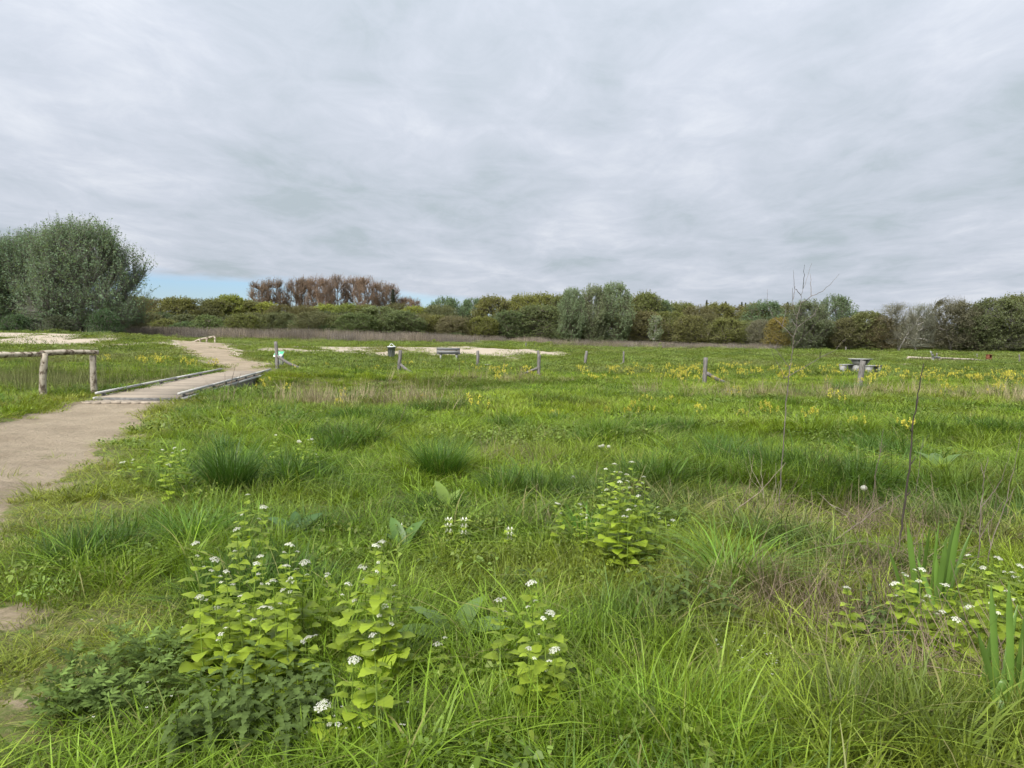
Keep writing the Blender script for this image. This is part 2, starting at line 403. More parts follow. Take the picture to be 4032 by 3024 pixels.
def axis(lo, hi, step, far, ratio=1.18):
    mid_ = np.arange(lo, hi + step, step); out = list(mid_)
    s = step; x = mid_[-1]
    while x < far: s *= ratio; x += s; out.append(x)
    s = step; x = mid_[0]; pre = []
    while x > -far: s *= ratio; x -= s; pre.append(x)
    return np.array(pre[::-1] + out)
gx = axis(-34, 36, 0.2, 4000); gy = axis(-3, 92, 0.2, 4000)
GX, GY = np.meshgrid(gx, gy)
GXf, GYf = GX.ravel(), GY.ravel()
GZ = ground_h(GXf, GYf)
b = Buf(); nx, ny = len(gx), len(gy); idx = np.arange(nx * ny).reshape(ny, nx)
sm, _, _ = sand_mask(GXf, GYf)
b.add(np.stack([GXf, GYf, GZ], -1), np.stack([idx[:-1, :-1], idx[:-1, 1:], idx[1:, 1:], idx[1:, :-1]], -1).reshape(-1, 4), sm)
mgr, t = newmat('meadow_soil')
ge = t.n('ShaderNodeNewGeometry'); sa = t.n('ShaderNodeAttribute', attribute_name='var')
n1 = t.noise(ge.outputs['Position'], 0.9, 6, 0.6); n2 = t.noise(ge.outputs['Position'], 9.0, 6, 0.65); n3 = t.noise(ge.outputs['Position'], 40.0, 4, 0.6)
gcol = t.mix(t.ramp(n1, [(0.35, 0.0), (0.65, 1.0)]), (0.055, 0.10, 0.018), (0.09, 0.14, 0.025))
gcol = t.mix(t.ramp(n2, [(0.36, 0.0), (0.6, 0.85)]), gcol, (0.125, 0.105, 0.05))
gcol = t.mix(t.ramp(n3, [(0.5, 0.0), (0.66, 0.6)]), gcol, (0.20, 0.17, 0.09))
scol = t.mix(t.ramp(n2, [(0.3, 0.0), (0.7, 1.0)]), (0.30, 0.25, 0.19), (0.44, 0.38, 0.30))
psep = t.n('ShaderNodeSeparateXYZ'); t.l(ge.outputs['Position'], psep.inputs[0])
pathc = t.mix(t.ramp(n2, [(0.3, 0.0), (0.7, 1.0)]), (0.15, 0.125, 0.075), (0.25, 0.20, 0.145))
scol = t.mix(t.ramp(t.math('MULTIPLY', psep.outputs[1], 0.01), [(0.34, 0.0), (0.42, 1.0)]), pathc, scol)
scol = t.mix(t.ramp(n3, [(0.62, 0.0), (0.75, 0.6)]), scol, (0.15, 0.125, 0.08))
sf = t.ramp(t.math('ADD', sa.outputs['Fac'], t.math('MULTIPLY', t.math('SUBTRACT', n2, 0.5), 0.7)), [(0.42, 0.0), (0.58, 1.0)])
pr = t.n('ShaderNodeBsdfPrincipled', i_Roughness=0.95); pr.inputs['Specular IOR Level'].default_value = 0.1
t.l(t.mix(sf, gcol, scol), pr.inputs['Base Color'])
bp = t.n('ShaderNodeBump', i_Strength=0.6, i_Distance=0.04); t.l(n2, bp.inputs['Height']); t.l(bp.outputs[0], pr.inputs['Normal'])
o = t.n('ShaderNodeOutputMaterial'); t.l(pr.outputs[0], o.inputs[0])
ground = tag(obj('ground', b.mesh('ground', mgr)), 'green meadow ground with sandy bare patches', kind='structure')

# path
mpa, t = newmat('sandy_path')
ge = t.n('ShaderNodeNewGeometry')
n1 = t.noise(ge.outputs['Position'], 1.1, 5, 0.6, 0.4); n2 = t.noise(ge.outputs['Position'], 17.0, 8, 0.75); n3 = t.noise(ge.outputs['Position'], 4.0, 4, 0.6)
c = t.mix(t.ramp(n1, [(0.35, 0.0), (0.65, 1.0)]), (0.265, 0.215, 0.152), (0.36, 0.298, 0.215))
c = t.mix(t.ramp(n2, [(0.52, 0.0), (0.72, 0.75)]), c, (0.17, 0.137, 0.095))
c = t.mix(t.ramp(n3, [(0.60, 0.0), (0.72, 0.5)]), c, (0.35, 0.29, 0.22))
pr = t.n('ShaderNodeBsdfPrincipled', i_Roughness=0.95); pr.inputs['Specular IOR Level'].default_value = 0.1
t.l(c, pr.inputs['Base Color'])
bp = t.n('ShaderNodeBump', i_Strength=0.9, i_Distance=0.07); t.l(t.math('ADD', n2, t.math('MULTIPLY', n3, 1.5)), bp.inputs['Height']); t.l(bp.outputs[0], pr.inputs['Normal'])
o = t.n('ShaderNodeOutputMaterial'); t.l(pr.outputs[0], o.inputs[0])
def path_mesh(C, name):
    pts = []
    for i in range(len(C) - 1):
        for k in range(6): pts.append(C[i] + (C[i + 1] - C[i]) * k / 6)
    pts.append(C[-1]); pts = np.array(pts)
    tn = np.gradient(pts[:, :2], axis=0); tn /= np.linalg.norm(tn, axis=1, keepdims=True) + 1e-9
    nn = np.stack([-tn[:, 1], tn[:, 0]], -1)
    s = np.linspace(-1, 1, 25)
    XY = pts[:, None, :2] + nn[:, None] * (pts[:, 2:3, None] + 0.45) * s[None, :, None]
    X, Y = XY[..., 0], XY[..., 1]
    Z = hb(X, Y) - 0.045 - 0.012 * (1 - s[None] ** 2) + 0.03 * (fbm(X * 2.2, Y * 2.2, 61) - 0.5)
    idx = np.arange(X.size).reshape(X.shape)
    q = Buf().add(np.stack([X, Y, Z], -1).reshape(-1, 3), np.stack([idx[:-1, :-1], idx[:-1, 1:], idx[1:, 1:], idx[1:, :-1]], -1).reshape(-1, 4))
    return q.mesh(name, mpa)
path = tag(obj('path', path_mesh(CN, 'path')), 'trodden sandy path leading from lower left to the footbridge', kind='structure')
path_up = tag(obj('path', path_mesh(CF, 'path')), 'sandy path climbing the dune beyond the footbridge', kind='structure')

# ------------------------------------------------------------------ footbridge
DECKZ = 0.06
bang = math.atan2(-BDIR[0], BDIR[1])
blen = float(np.linalg.norm(BR[2] - BR[0]))
bw = float(abs((BR[1] - BR[0]) @ np.array([BDIR[1], -BDIR[0]])))
b0 = (BR[0] + BR[1]) / 2
bridge = thing('footbridge', 'low wooden footbridge with pale kerb boards crossing the grassy ditch', 'bridge', (b0[0], b0[1], 0), bang)
npl = int(blen / 0.148)
rg = random.Random(3)
pm = box(Buf(), (0, 0, 0), (bw - 0.06, 0.139, 0.04)).mesh('plank', MDECK, False)
for i in range(npl):
    obj('plank', pm, bridge, (rg.uniform(-.008, .008), 0.075 + i * blen / npl, DECKZ - 0.02 + rg.uniform(-.003, .003)), (rg.uniform(-.01, .01), rg.uniform(-.004, .004), 0))
for s in (-1, 1):
    nseg = 4
    for k in range(nseg):
        q = Buf(); L = blen / nseg - 0.01
        box(q, (0, 0, 0), (0.07, L, 0.05)); kb = obj('kerb_board', q.mesh('kerb_board', MKERB, False), bridge, (s * (bw / 2 - 0.02), (k + 0.5) * blen / nseg, DECKZ + 0.075))
        q = Buf(); box(q, (0, 0, 0), (0.05, L, 0.06)); obj('edge_strip', q.mesh('edge_strip', MKERB, False), bridge, (s * (bw / 2 + 0.035), (k + 0.5) * blen / nseg, DECKZ - 0.045))
    for k in range(9):
        q = Buf(); box(q, (0, 0, 0), (0.07, 0.09, 0.05)); obj('kerb_block', q.mesh('kerb_block', MBEAM, False), bridge, (s * (bw / 2 - 0.03), 0.4 + k * (blen - 0.8) / 8, DECKZ + 0.013))
    q = Buf(); box(q, (0, 0, 0), (0.09, blen - 0.1, 0.30)); obj('side_beam', q.mesh('side_beam', MBEAM, False), bridge, (s * (bw / 2 - 0.06), blen / 2, DECKZ - 0.225))
    for k in range(3):
        q = Buf(); log(q, (0, 0, -1.25), (0, 0, 0), 0.09, 0.085, k); obj('pile', q.mesh('pile', MBEAM), bridge, (s * (bw / 2 - 0.2), blen * (0.2 + 0.3 * k), DECKZ - 0.05))
q = Buf(); box(q, (0, 0, 0), (bw, 0.05, 0.12)); obj('end_board', q.mesh('end_board', MBEAM, False), bridge, (0, -0.035, DECKZ - 0.075))
# pavers at the near end of the bridge, pieces of the path
pvm = box(Buf(), (0, 0, 0), (0.198, 0.098, 0.06)).mesh('paver', MPAVE, False)
ca, sa_ = math.cos(bang), math.sin(bang)
for r in range(4):
    for k in range(11):
        lx = (k - 5) * 0.203 + (0.1 if r % 2 else 0); ly = -0.115 - r * 0.104
        X = b0[0] + ca * lx - sa_ * ly; Y = b0[1] + sa_ * lx + ca * ly
        obj('paver', pvm, path, (X, Y, float(hb(np.array([X]), np.array([Y]))[0]) - 0.045 + rg.uniform(-.006, .004)), (rg.uniform(-.02, .02), rg.uniform(-.02, .02), bang))

# ------------------------------------------------------------------ rail fences
def rail_fence(label, posts, rails, r, gap_ends=0.0, mat=MRAIL, cat='fence', seed=0):
    """posts: list of (base xyz, top xyz); rails between consecutive tops"""
    base = np.array(posts[0][0]); t_ = thing('rail_fence', label, cat, tuple(base))
    for i, (p0, p1, pr_) in enumerate(posts):
        q = Buf(); log(q, np.array(p0) - base - np.array([0, 0, 0.25]), np.array(p1) - base, pr_ * 1.05, pr_ * 0.9, seed + i); obj('post', q.mesh('post', mat), t_)
    for i, (a, c_) in enumerate(rails):
        q = Buf(); log(q, np.array(a) - base, np.array(c_) - base, r * 1.05, r * 0.92, seed + 50 + i, K=14, bend=0.012, rough=0.09); obj('rail', q.mesh('rail', mat), t_)
    return t_
def post_at(u, v, vt, ut=None, z=None):
    g = G(u, v); top = at(ut if ut else u, vt, g[1]); return g, top
pA, tA = post_at(173, 1566, 1392, 177); pB, tB = post_at(374, 1555, 1396, 366)
pC = pA - (pB - pA) * 1.25; tC = tA - (tB - tA) * 1.25; pC[2] = gz(pC[0], pC[1]); tC[2] = tA[2] - 0.02
pD = pC - (pB - pA) * 1.25; tD = tC - (tB - tA) * 1.25; pD[2] = gz(pD[0], pD[1]); tD[2] = tA[2]
pa_ = 0.068
up = np.array([0, 0, 1.])
rail_fence('peeling round-wood rail fence beside the near end of the footbridge', [(pB, tB - up * 0.02, 0.075), (pA, tA, 0.08), (pC, tC, 0.075), (pD, tD, 0.075)],
           [(tA + np.array([-0.1, 0, 0.0]), tB + np.array([0.12, 0.02, 0.05])), (tC + np.array([-.1, 0, 0]), tA + np.array([-0.06, 0, -0.015])), (tD, tC)], 0.056, seed=4)
# far rail fence at the dune crest
ys = 58.0
ptsr = [at(738, 1351, ys), at(766, 1345, ys), at(788, 1336, ys), at(815, 1331, ys), at(846, 1325, ys)]
posts_ = [(np.array([p[0], p[1], gz(p[0], p[1])]), p, 0.075) for p in ptsr[1:]]
rail_fence('low peeling log rail standing at the crest of the sandy path', posts_, [(ptsr[i], ptsr[i + 1]) for i in range(4)], 0.07, seed=20)
# knee rail on the far right
kr = [(3575, 1407), (3700, 1411), (3757, 1413), (3840, 1416), (3890, 1418)]
kp = []
for i, (u, v) in enumerate(kr):
    y = 62.0 + i * 1.2; p = at(u, v, y); kp.append((np.array([p[0], y, gz(p[0], y)]), p, 0.085))
rail_fence('long pale knee rail in the far meadow running to the rusty box', kp, [(kp[i][1], kp[i + 1][1]) for i in range(len(kp) - 1)], 0.075, seed=31)

# ------------------------------------------------------------------ fence posts
def fence_post(u, v, vt, ut, wpx, label, brace=None, extra=None, seed=0):
    g, top = post_at(u, v, vt, ut); r = wpx * g[1] / F / 2
    t_ = thing('fence_post', label, 'post', tuple(g), group='weathered posts across the meadow')
    tp = top - g
    q = Buf(); log(q, (-tp[0] * 0.2, 0, -0.25), tp, r * 1.08, r * 0.95, seed, rough=0.09); obj('shaft', q.mesh('shaft', MPOST), t_)
    if brace:
        bu, bv, frac = brace
        gb = G(bu, bv) - g; gb[1] = -0.25 if gb[1] < 0 else gb[1] * 0.4
        gb[2] = gz(g[0] + gb[0], g[1] + gb[1]) - g[2] + 0.09
        st = tp * frac; d = gb - st; d = d / np.linalg.norm(d)
        q = Buf(); log(q, gb + d * 0.1, st + np.array([np.sign(gb[0]) * r * 0.6, 0, 0]), r * 0.85, r * 0.78, seed + 7); obj('brace', q.mesh('brace', MPOST), t_)
    if extra:
        eu, evt, dy = extra
        e = at(eu, evt, g[1] + dy) - g
        q = Buf(); log(q, (e[0] * 0.9, dy, -0.1), e, r * 0.85, r * 0.7, seed + 9, rough=0.12); obj('split_half', q.mesh('split_half', MPOST), t_)
    return t_
fence_post(1091, 1452, 1345, 1085, 13, 'tall weathered post with diagonal brace beside the green information panel', (1140, 1462, 0.48), seed=1)
fence_post(1568, 1469, 1379, 1577, 14, 'leaning grey post with dark brace beside the litter bin', (1612, 1472, 0.40), seed=2)
fence_post(1874, 1450, 1381, 1881, 11, 'plain grey post between the bench and the split double post', seed=3)
fence_post(2123, 1484, 1396, 2124, 13, 'split double post with brace log leaning to its left', (2064, 1486, 0.40), (2118, 1380, 0.12), seed=4)
fence_post(2303, 1440, 1382, 2310, 11, 'short plain grey post standing in the yellow flowers', seed=5)
fence_post(2453, 1441, 1384, 2456, 7, 'thin grey post with small light brace in middle meadow', (2440, 1441, 0.22), seed=6)
fence_post(2774, 1516, 1408, 2779, 17, 'thick grey post with long brace log leaning to its right', (2850, 1516, 0.44), seed=7)
fence_post(3386, 1528, 1421, 3398, 21, 'thickest knotty grey post standing before the picnic table', seed=8)
for u, v, vt, lab in ((3688, 1412, 1390, 'small far post just right of the concrete bench'), (3846, 1414, 1393, 'small far post left of the rusty box'), (4012, 1432, 1396, 'small far post at right edge below the dark trees'),
                      (2070, 1372, 1350, 'small post with crosspiece in dry scrub behind double post'), (3330, 1384, 1366, 'tiny stake by the far trees above the picnic table')):
    fence_post(u, v, vt, u + 1, 5, lab, seed=u)

# ------------------------------------------------------------------ litter bin, benches, panel, picnic table, box
g = G(1541, 1416); hbin = at(1541, 1362, g[1])[2] - g[2]
lb = thing('litter_bin', 'grey metal litter bin with pale rim and wire bail on sandy strip', 'bin', tuple(g))
zb, zt = hbin * 0.2, hbin * 0.93; th = np.linspace(0, 2 * math.pi, 21)[:-1]
prof = [(0.0, zb), (0.165, zb), (0.165, zb + .03), (0.175, zb + .05), (0.225, zt - .05), (0.24, zt - .05), (0.24, zt), (0.215, zt), (0.16, zb + .06), (0.0, zb + .06)]
V = np.array([[r * math.cos(a), r * math.sin(a), z] for r, z in prof for a in th]); n = 20
fc = np.array([[i * n + k, i * n + (k + 1) % n, (i + 1) * n + (k + 1) % n, (i + 1) * n + k] for i in range(len(prof) - 1) for k in range(n)])
drum = obj('drum', Buf().add(V, fc).mesh('drum', MGALV), lb)
q = Buf(); V, f_ = tubes(np.array([[[0.235 * math.cos(a), 0.235 * math.sin(a), zt + 0.015] for a in np.linspace(0, 2 * math.pi, 25)]]), np.full((1, 25), 0.022), 6); q.add(V, f_); obj('rim', q.mesh('rim', MRIM), drum)
q = Buf(); V, f_ = tubes(np.array([[[-0.16, 0, zt + .01], [-0.03, 0, zt + 0.19], [0.0, 0, zt + 0.20], [0.21, 0, zt + .02]]]), np.full((1, 4), 0.013), 6); q.add(V, f_); obj('bail', q.mesh('bail', MRIM), lb)
q = Buf(); log(q, (0, 0, -0.2), (0, 0, zb), 0.04, 0.04, 1); obj('stand', q.mesh('stand', MBEAM), lb)
q = Buf()
for k in range(9):
    a = k * 0.7; box(q, (0.2 * math.cos(a), 0.2 * math.sin(a), (zb + zt) / 2), (0.012, 0.012, (zt - zb) * 0.85))
obj('ribs', q.mesh('ribs', MGALV, False), drum)

def rotz(a): c_, s_ = math.cos(a), math.sin(a); return np.array([[c_, -s_, 0], [s_, c_, 0], [0, 0, 1]])
def rotx(a): c_, s_ = math.cos(a), math.sin(a); return np.array([[1, 0, 0], [0, c_, -s_], [0, s_, c_]])
# slatted bench seen from behind
g = G(1765, 1420); L = 92 * g[1] / F
bn = thing('bench', 'grey slatted bench seen from behind on the sandy strip', 'bench', tuple(g), math.radians(-2))
for z, y in ((0.58, -0.04), (0.36 + 0.05, 0.0)):
    q = Buf(); box(q, (0, 0, 0), (L, 0.045, 0.15), rot=rotx(0.15)); obj('back_slat', q.mesh('back_slat', MGREY, False), bn, (0, y, z + 0.10))
for k in range(3):
    q = Buf(); box(q, (0, 0, 0), (L, 0.12, 0.045)); obj('seat_slat', q.mesh('seat_slat', MGREY, False), bn, (0, 0.10 + k * 0.14, 0.40))
for s in (-1, 1):
    q = Buf(); hexa(q, [(-.045, -.04, -.2), (.045, -.04, -.2), (.045, .40, -.2), (-.045, .40, -.2), (-.045, .03, .375), (.045, .03, .375), (.045, .46, .375), (-.045, .46, .375)])
    box(q, (0, 0.0, 0.55), (0.07, 0.05, 0.42), rot=rotx(0.15)); obj('leg', q.mesh('leg', MCONC, False), bn, (s * L * 0.34, 0, 0))
# white low plank lying in the meadow
g = G(1920, 1448)
pk = thing('low_board', 'short pale board lying in grass left of the yellow flowers', 'board', tuple(g), 0.05)
q = Buf(); box(q, (0, 0, 0.16), (0.30, 0.12, 0.035)); obj('plank', q.mesh('plank', MKERB, False), pk)
for s in (-1, 1):
    q = Buf(); log(q, (s * 0.1, 0, -0.1), (s * 0.1, 0, 0.143), 0.02, 0.02, 2); obj('peg', q.mesh('peg', MPOST), pk)
# information panel
g = G(1100, 1440); yb = g[1]
pn = thing('information_panel', 'sloping green information panel on grey pedestal behind the tall braced post', 'sign', tuple(g))
c0 = at(1076, 1402.5, yb) - g; c1 = at(1109, 1402.5, yb) - g; sl = 0.42
wtop = at(1120, 1384, yb + 0.4) - g; wl = at(1084, 1384, yb + 0.4) - g
q = Buf(); hexa(q, [c0 - up * 0.03, c1 - up * .03, wtop - up * .03, wl - up * .03, c0, c1, wtop, wl]); pnb = obj('board', q.mesh('board', MWHT, False), pn)
def onp(a, b_, h=0.004):
    return (c0 * (1 - a) + c1 * a) * (1 - b_) + (wl * (1 - a) + wtop * a) * b_ + np.array([0, -0.5, 0.87]) * h
q = Buf(); q.add(np.array([onp(0.02, 0.17), onp(0.98, 0.17), onp(0.97, 0.98), onp(0.03, 0.98)]), np.array([[0, 1, 2, 3]])); obj('printed_face', q.mesh('printed_face', MGREEN, False), pnb)
q = Buf()
for (a0, a1, b0_, b1_) in ((0.1, 0.62, 0.70, 0.76), (0.1, 0.55, 0.58, 0.62), (0.1, 0.58, 0.48, 0.52), (0.66, 0.9, 0.26, 0.40), (0.12, 0.4, 0.26, 0.32)):
    q.add(np.array([onp(a0, b0_, .008), onp(a1, b0_, .008), onp(a1, b1_, .008), onp(a0, b1_, .008)]), np.array([[0, 1, 2, 3]]))
obj('text_lines', q.mesh('text_lines', MWHT, False), pnb)
q = Buf(); zc_ = c1[2]; hexa(q, [(c0[0] + .05, .05, -.2), (c1[0] + .03, .05, -.2), (c1[0] + .03, .38, -.2), (c0[0] + .05, .38, -.2), (c0[0] + .06, .06, zc_ - .04), (c1[0] - .02, .06, zc_ - .04), (c1[0] - .02, .36, zc_ + .06), (c0[0] + .06, .36, zc_ + .06)])
obj('pedestal', q.mesh('pedestal', MGREY, False), pn)
# picnic table
g = G(3386, 1474); sc_t = 1.0
pt = thing('picnic_table', 'grey concrete picnic table with two benches behind the knotty post', 'table', tuple(g), math.radians(38))
q = Buf()
for k in range(5):
    q = Buf(); box(q, (0, 0, 0), (1.1, 0.128, 0.045)); obj('top_plank', q.mesh('top_plank', MCONC, False), pt, (0, (k - 2) * 0.135, 0.735))
def pedestal(buf, x, ztop, w0, wm, w1, th_):
    ys_ = [(w0, -0.1), (wm, ztop * 0.62), (w1, ztop)]
    for (a, z0), (b_, z1) in zip(ys_[:-1], ys_[1:]):
        hexa(buf, [(x - th_, -a, z0), (x + th_, -a, z0), (x + th_, a, z0), (x - th_, a, z0), (x - th_, -b_, z1), (x + th_, -b_, z1), (x + th_, b_, z1), (x - th_, b_, z1)])
for s in (-1, 1):
    q = Buf(); pedestal(q, 0, 0.71, 0.24, 0.10, 0.30, 0.05); obj('table_leg', q.mesh('table_leg', MCONC, False), pt, (s * 0.36, 0, 0))
for sd in (-1, 1):
    for k in (-1, 1):
        q = Buf(); box(q, (0, 0, 0), (1.15, 0.14, 0.045)); obj('bench_plank', q.mesh('bench_plank', MCONC, False), pt, (0, sd * 0.64 + k * 0.073, 0.44))
    for s in (-1, 1):
        q = Buf(); hexa(q, [(-.05, -.08, -.1), (.05, -.08, -.1), (.05, .08, -.1), (-.05, .08, -.1), (-.16, -.12, .415), (.16, -.12, .415), (.16, .12, .415), (-.16, .12, .415)]); obj('bench_leg', q.mesh('bench_leg', MCONC, False), pt, (s * 0.40, sd * 0.64, 0))
# concrete bench on the right, seen from its end
g = at(3676, 1430, 60.0); g[2] = gz(g[0], g[1])
cb = thing('bench', 'pale concrete bench seen from its end beside the knee rail', 'bench', tuple(g), math.radians(62))
for s in (-1, 1):
    q = Buf()
    hexa(q, [(-.05, .02, -.1), (.05, .02, -.1), (.05, .22, -.1), (-.05, .22, -.1), (-.05, -.06, .40), (.05, -.06, .40), (.05, .12, .40), (-.05, .12, .40)])
    hexa(q, [(-.05, .1, .30), (.05, .1, .30), (.05, .14, .30), (-.05, .14, .30), (-.05, -.42, .36), (.05, -.42, .36), (.05, -.42, .41), (-.05, .14, .41)])
    hexa(q, [(-.05, 0, .39), (.05, 0, .39), (.05, .12, .39), (-.05, .12, .39), (-.05, .24, .90), (.05, .24, .90), (.05, .30, .90), (-.05, .30, .90)])
    obj('side_frame', q.mesh('side_frame', MCONC, False), cb, (s * 0.55, 0, 0))
for z, y in ((0.60, 0.06), (0.80, 0.16)):
    q = Buf(); box(q, (0, 0, 0), (1.6, 0.045, 0.13), rot=rotx(-0.3)); obj('back_slat', q.mesh('back_slat', MGREY, False), cb, (0, y, z))
for k in range(3):
    q = Buf(); box(q, (0, 0, 0), (1.6, 0.13, 0.045)); obj('seat_slat', q.mesh('seat_slat', MGREY, False), cb, (0, -0.08 - k * 0.145, 0.438))
# rusty box
g = at(3893, 1426, 67.0); g[2] = gz(g[0], g[1]); hh = at(3893, 1398, 67.0)[2] - g[2]
rb = thing('steel_box', 'rusty brown steel box standing at the end of the knee rail', 'box', tuple(g), 0.5)
q = Buf(); box(q, (0, 0.16, hh / 2 - 0.05), (0.36, 0.04, hh + 0.1)); box(q, (-0.17, 0, hh / 2 - 0.05), (0.03, 0.28, hh + 0.1)); box(q, (0.17, 0, hh / 2 - 0.05), (0.03, 0.28, hh + 0.1)); box(q, (0, 0, hh * 0.28), (0.31, 0.28, hh * 0.55)); obj('shell', q.mesh('shell', MRUST, False), rb)
q = Buf(); box(q, (0, -0.01, hh + 0.03), (0.42, 0.42, 0.05)); obj('lid', q.mesh('lid', MRUST, False), rb)

# ------------------------------------------------------------------ trees
def envelope(kind, z):
    """relative radius at relative crown height z in 0..1"""
    if kind == 'dome': return np.sqrt(np.clip(1 - (np.clip(z, 0, 1) * 1.0 - 0.35) ** 2 / 0.44, 0, 1))
    if kind == 'bush': return np.sqrt(np.clip(1 - (z * 0.98) ** 2, 0, 1)) * (0.85 + 0.15 * np.sin(z * 3))
    if kind == 'egg': return np.sqrt(np.clip(1 - (z - 0.52) ** 2 / 0.272, 0, 1))
    if kind == 'plume': return np.clip(np.minimum(0.55 + 1.1 * z, 1.0) * np.sqrt(np.clip(1.02 - z ** 2.6, 0, 1)), 0, 1)
    if kind == 'spire': return np.clip(1.02 - z, 0, 1) * 0.95 + 0.05
def make_tree(seed, H, R, cb, env, nlimb, ntwig, nleaf, lsize, upright=0.5, tr=0.16, stems=1, clump=14, clumpr=0.22, twig_r=0.012, over=0.13, leafjit=0.28, twigcol=False, lasp=1.0):
    rg = np.random.default_rng(seed)
    trunk = Buf(); crown = Buf()
    cz0 = cb * H; ch = H - cz0
    # clump centres inside the envelope, biased outwards
    cz = rg.random(clump) ** 0.85 * 0.93; ca = rg.random(clump) * 2 * math.pi; cr = (0.35 + 0.6 * rg.random(clump) ** 0.6) * envelope(env, cz) * R
    C = np.stack([cr * np.cos(ca), cr * np.sin(ca), cz0 + cz * ch], -1)
    # trunks
    sb = rg.normal(0, 0.08 * R if stems > 1 else 0.02, (stems, 2))
    S = []
    K = 7
    for s in range(stems):
        t_ = np.linspace(0, 1, K)
        spread = (rg.normal(0, 0.35, 2) * R if stems > 1 else rg.normal(0, 0.05, 2) * R)
        pts = np.stack([sb[s, 0] + spread[0] * t_ ** 1.3 + rg.normal(0, 0.012 * H, K) * t_, sb[s, 1] + spread[1] * t_ ** 1.3 + rg.normal(0, 0.012 * H, K) * t_, t_ * H * (0.80 + 0.08 * rg.random())], -1)
        S.append(pts)
        V, f_ = tubes(pts, tr * (1.05 - t_ * 0.9) / (stems ** 0.4), 6); trunk.add(V, f_, rg.random())
    S = np.array(S)
    # limbs from trunk to clump centres
    ns = np.concatenate([S[s, 2:] for s in range(stems)])
    limbs = []
    for i in range(min(nlimb, clump)):
        e = C[i]; d = np.linalg.norm((ns - e)[:, :2], axis=1) * 0.6 + np.abs(ns[:, 2] - (e[2] - (0.3 + 0.4 * upright) * np.linalg.norm(e[:2])))
        a = ns[int(np.argmin(d))]
        m_ = a + (e - a) * np.array([0.55, 0.55, 0.5 - 0.2 * upright]) + rg.normal(0, 0.03 * R, 3)
        tt = np.linspace(0, 1, 6)[:, None]; limbs.append((1 - tt) ** 2 * a + 2 * tt * (1 - tt) * m_ + tt ** 2 * e)
    limbs = np.array(limbs)
    V, f_ = tubes(limbs, np.linspace(tr * 0.42, tr * 0.1, 6)[None].repeat(len(limbs), 0), 4); trunk.add(V, f_, 0.5)
    nodes = np.concatenate([limbs[:, 1:].reshape(-1, 3), ns])
    # twigs
    ci = rg.integers(0, clump, ntwig)
    tip = C[ci] + rg.normal(0, 1, (ntwig, 3)) * clumpr * R * np.array([1, 1, 0.9])
    nu = int(ntwig * 0.45)
    z = rg.random(nu) ** 0.9; a = rg.random(nu) * 2 * math.pi; r = (0.25 + 0.77 * rg.random(nu) ** 0.5) * envelope(env, z) * R
    tip[:nu] = np.stack([r * np.cos(a), r * np.sin(a), cz0 + z * ch], -1)
    zr = np.clip((tip[:, 2] - cz0) / ch, 0, 1); lim = envelope(env, zr) * R * ((0.68 if clump < 50 else 0.5) + (0.62 if clump < 50 else 0.85) * vnoise(np.arctan2(tip[:, 1], tip[:, 0]) * 2.2 + 20, zr * 6 + seed, seed)) + 0.02; rr = np.hypot(tip[:, 0], tip[:, 1]) + 1e-6
    tip[:, :2] *= np.minimum(1, lim / rr)[:, None]
    tip[:, 2] = np.clip(tip[:, 2], cz0 * 0.9, H * (0.86 + 0.14 * rg.random(ntwig)))
    st = np.empty_like(tip)
    for i in range(0, ntwig, 400):
        q_ = tip[i:i + 400]; tgt = q_ * np.array([0.86, 0.86, 1.0]) - np.array([0, 0, (0.05 + 0.12 * upright) * ch])
        d = ((nodes[None] - tgt[:, None]) ** 2).sum(2); d = d + 30 * np.maximum(0, nodes[None, :, 2] - q_[:, None, 2]) ** 2
        st[i:i + 400] = nodes[np.argmin(d, 1)]
    t4 = np.linspace(0, 1, 4)[None, :, None]
    mid_ = (st + tip) / 2 + rg.normal(0, 0.04 * R, tip.shape); mid_[:, 2] -= (0.06 * upright) * np.linalg.norm(tip - st, axis=1)
    ext = tip + (tip - mid_) / (np.linalg.norm(tip - mid_, axis=1, keepdims=True) + 1e-6) * over * R * rg.random((ntwig, 1)) + np.array([0, 0, upright * over * R]) * rg.random((ntwig, 1))
    TW = (1 - t4) ** 2 * st[:, None] + 2 * t4 * (1 - t4) * mid_[:, None] + t4 ** 2 * ext[:, None]
    V, f_ = tubes(TW, np.array([twig_r * 1.6, twig_r * 1.2, twig_r * 0.8, twig_r * 0.35])[None].repeat(ntwig, 0), 3)
    if twigcol: crown.add(V, f_, np.repeat(rg.random(ntwig), 12))
    else: trunk.add(V, f_, 0.6)
    if nleaf:
        NL = ntwig * nleaf; k = np.repeat(np.arange(ntwig), nleaf); tl = (0.45 + 0.55 * rg.random(NL) ** 0.7)[:, None]
        p = (1 - tl) ** 2 * st[k] + 2 * tl * (1 - tl) * mid_[k] + tl ** 2 * ext[k] + rg.normal(0, leafjit, (NL, 3)) * lsize * 3.0
        p[:, 2] = np.maximum(p[:, 2], 0.05)
        sz = lsize * (0.55 + 0.9 * rg.random(NL))[:, None]
        n_ = rg.normal(0, 1, (NL, 3)) + np.array([0, 0, 0.8]); n_ /= np.linalg.norm(n_, axis=1, keepdims=True)
        a_ = np.cross(n_, rg.normal(0, 1, (NL, 3))); a_ /= np.linalg.norm(a_, axis=1, keepdims=True) + 1e-9; b_ = np.cross(n_, a_)
        V = np.stack([p - a_ * sz * lasp, p + b_ * sz * 0.55, p + a_ * sz * lasp, p - b_ * sz * 0.55], 1).reshape(-1, 3)
        clv = rg.random(clump)[ci]; clv[:nu] = rg.random(nu)
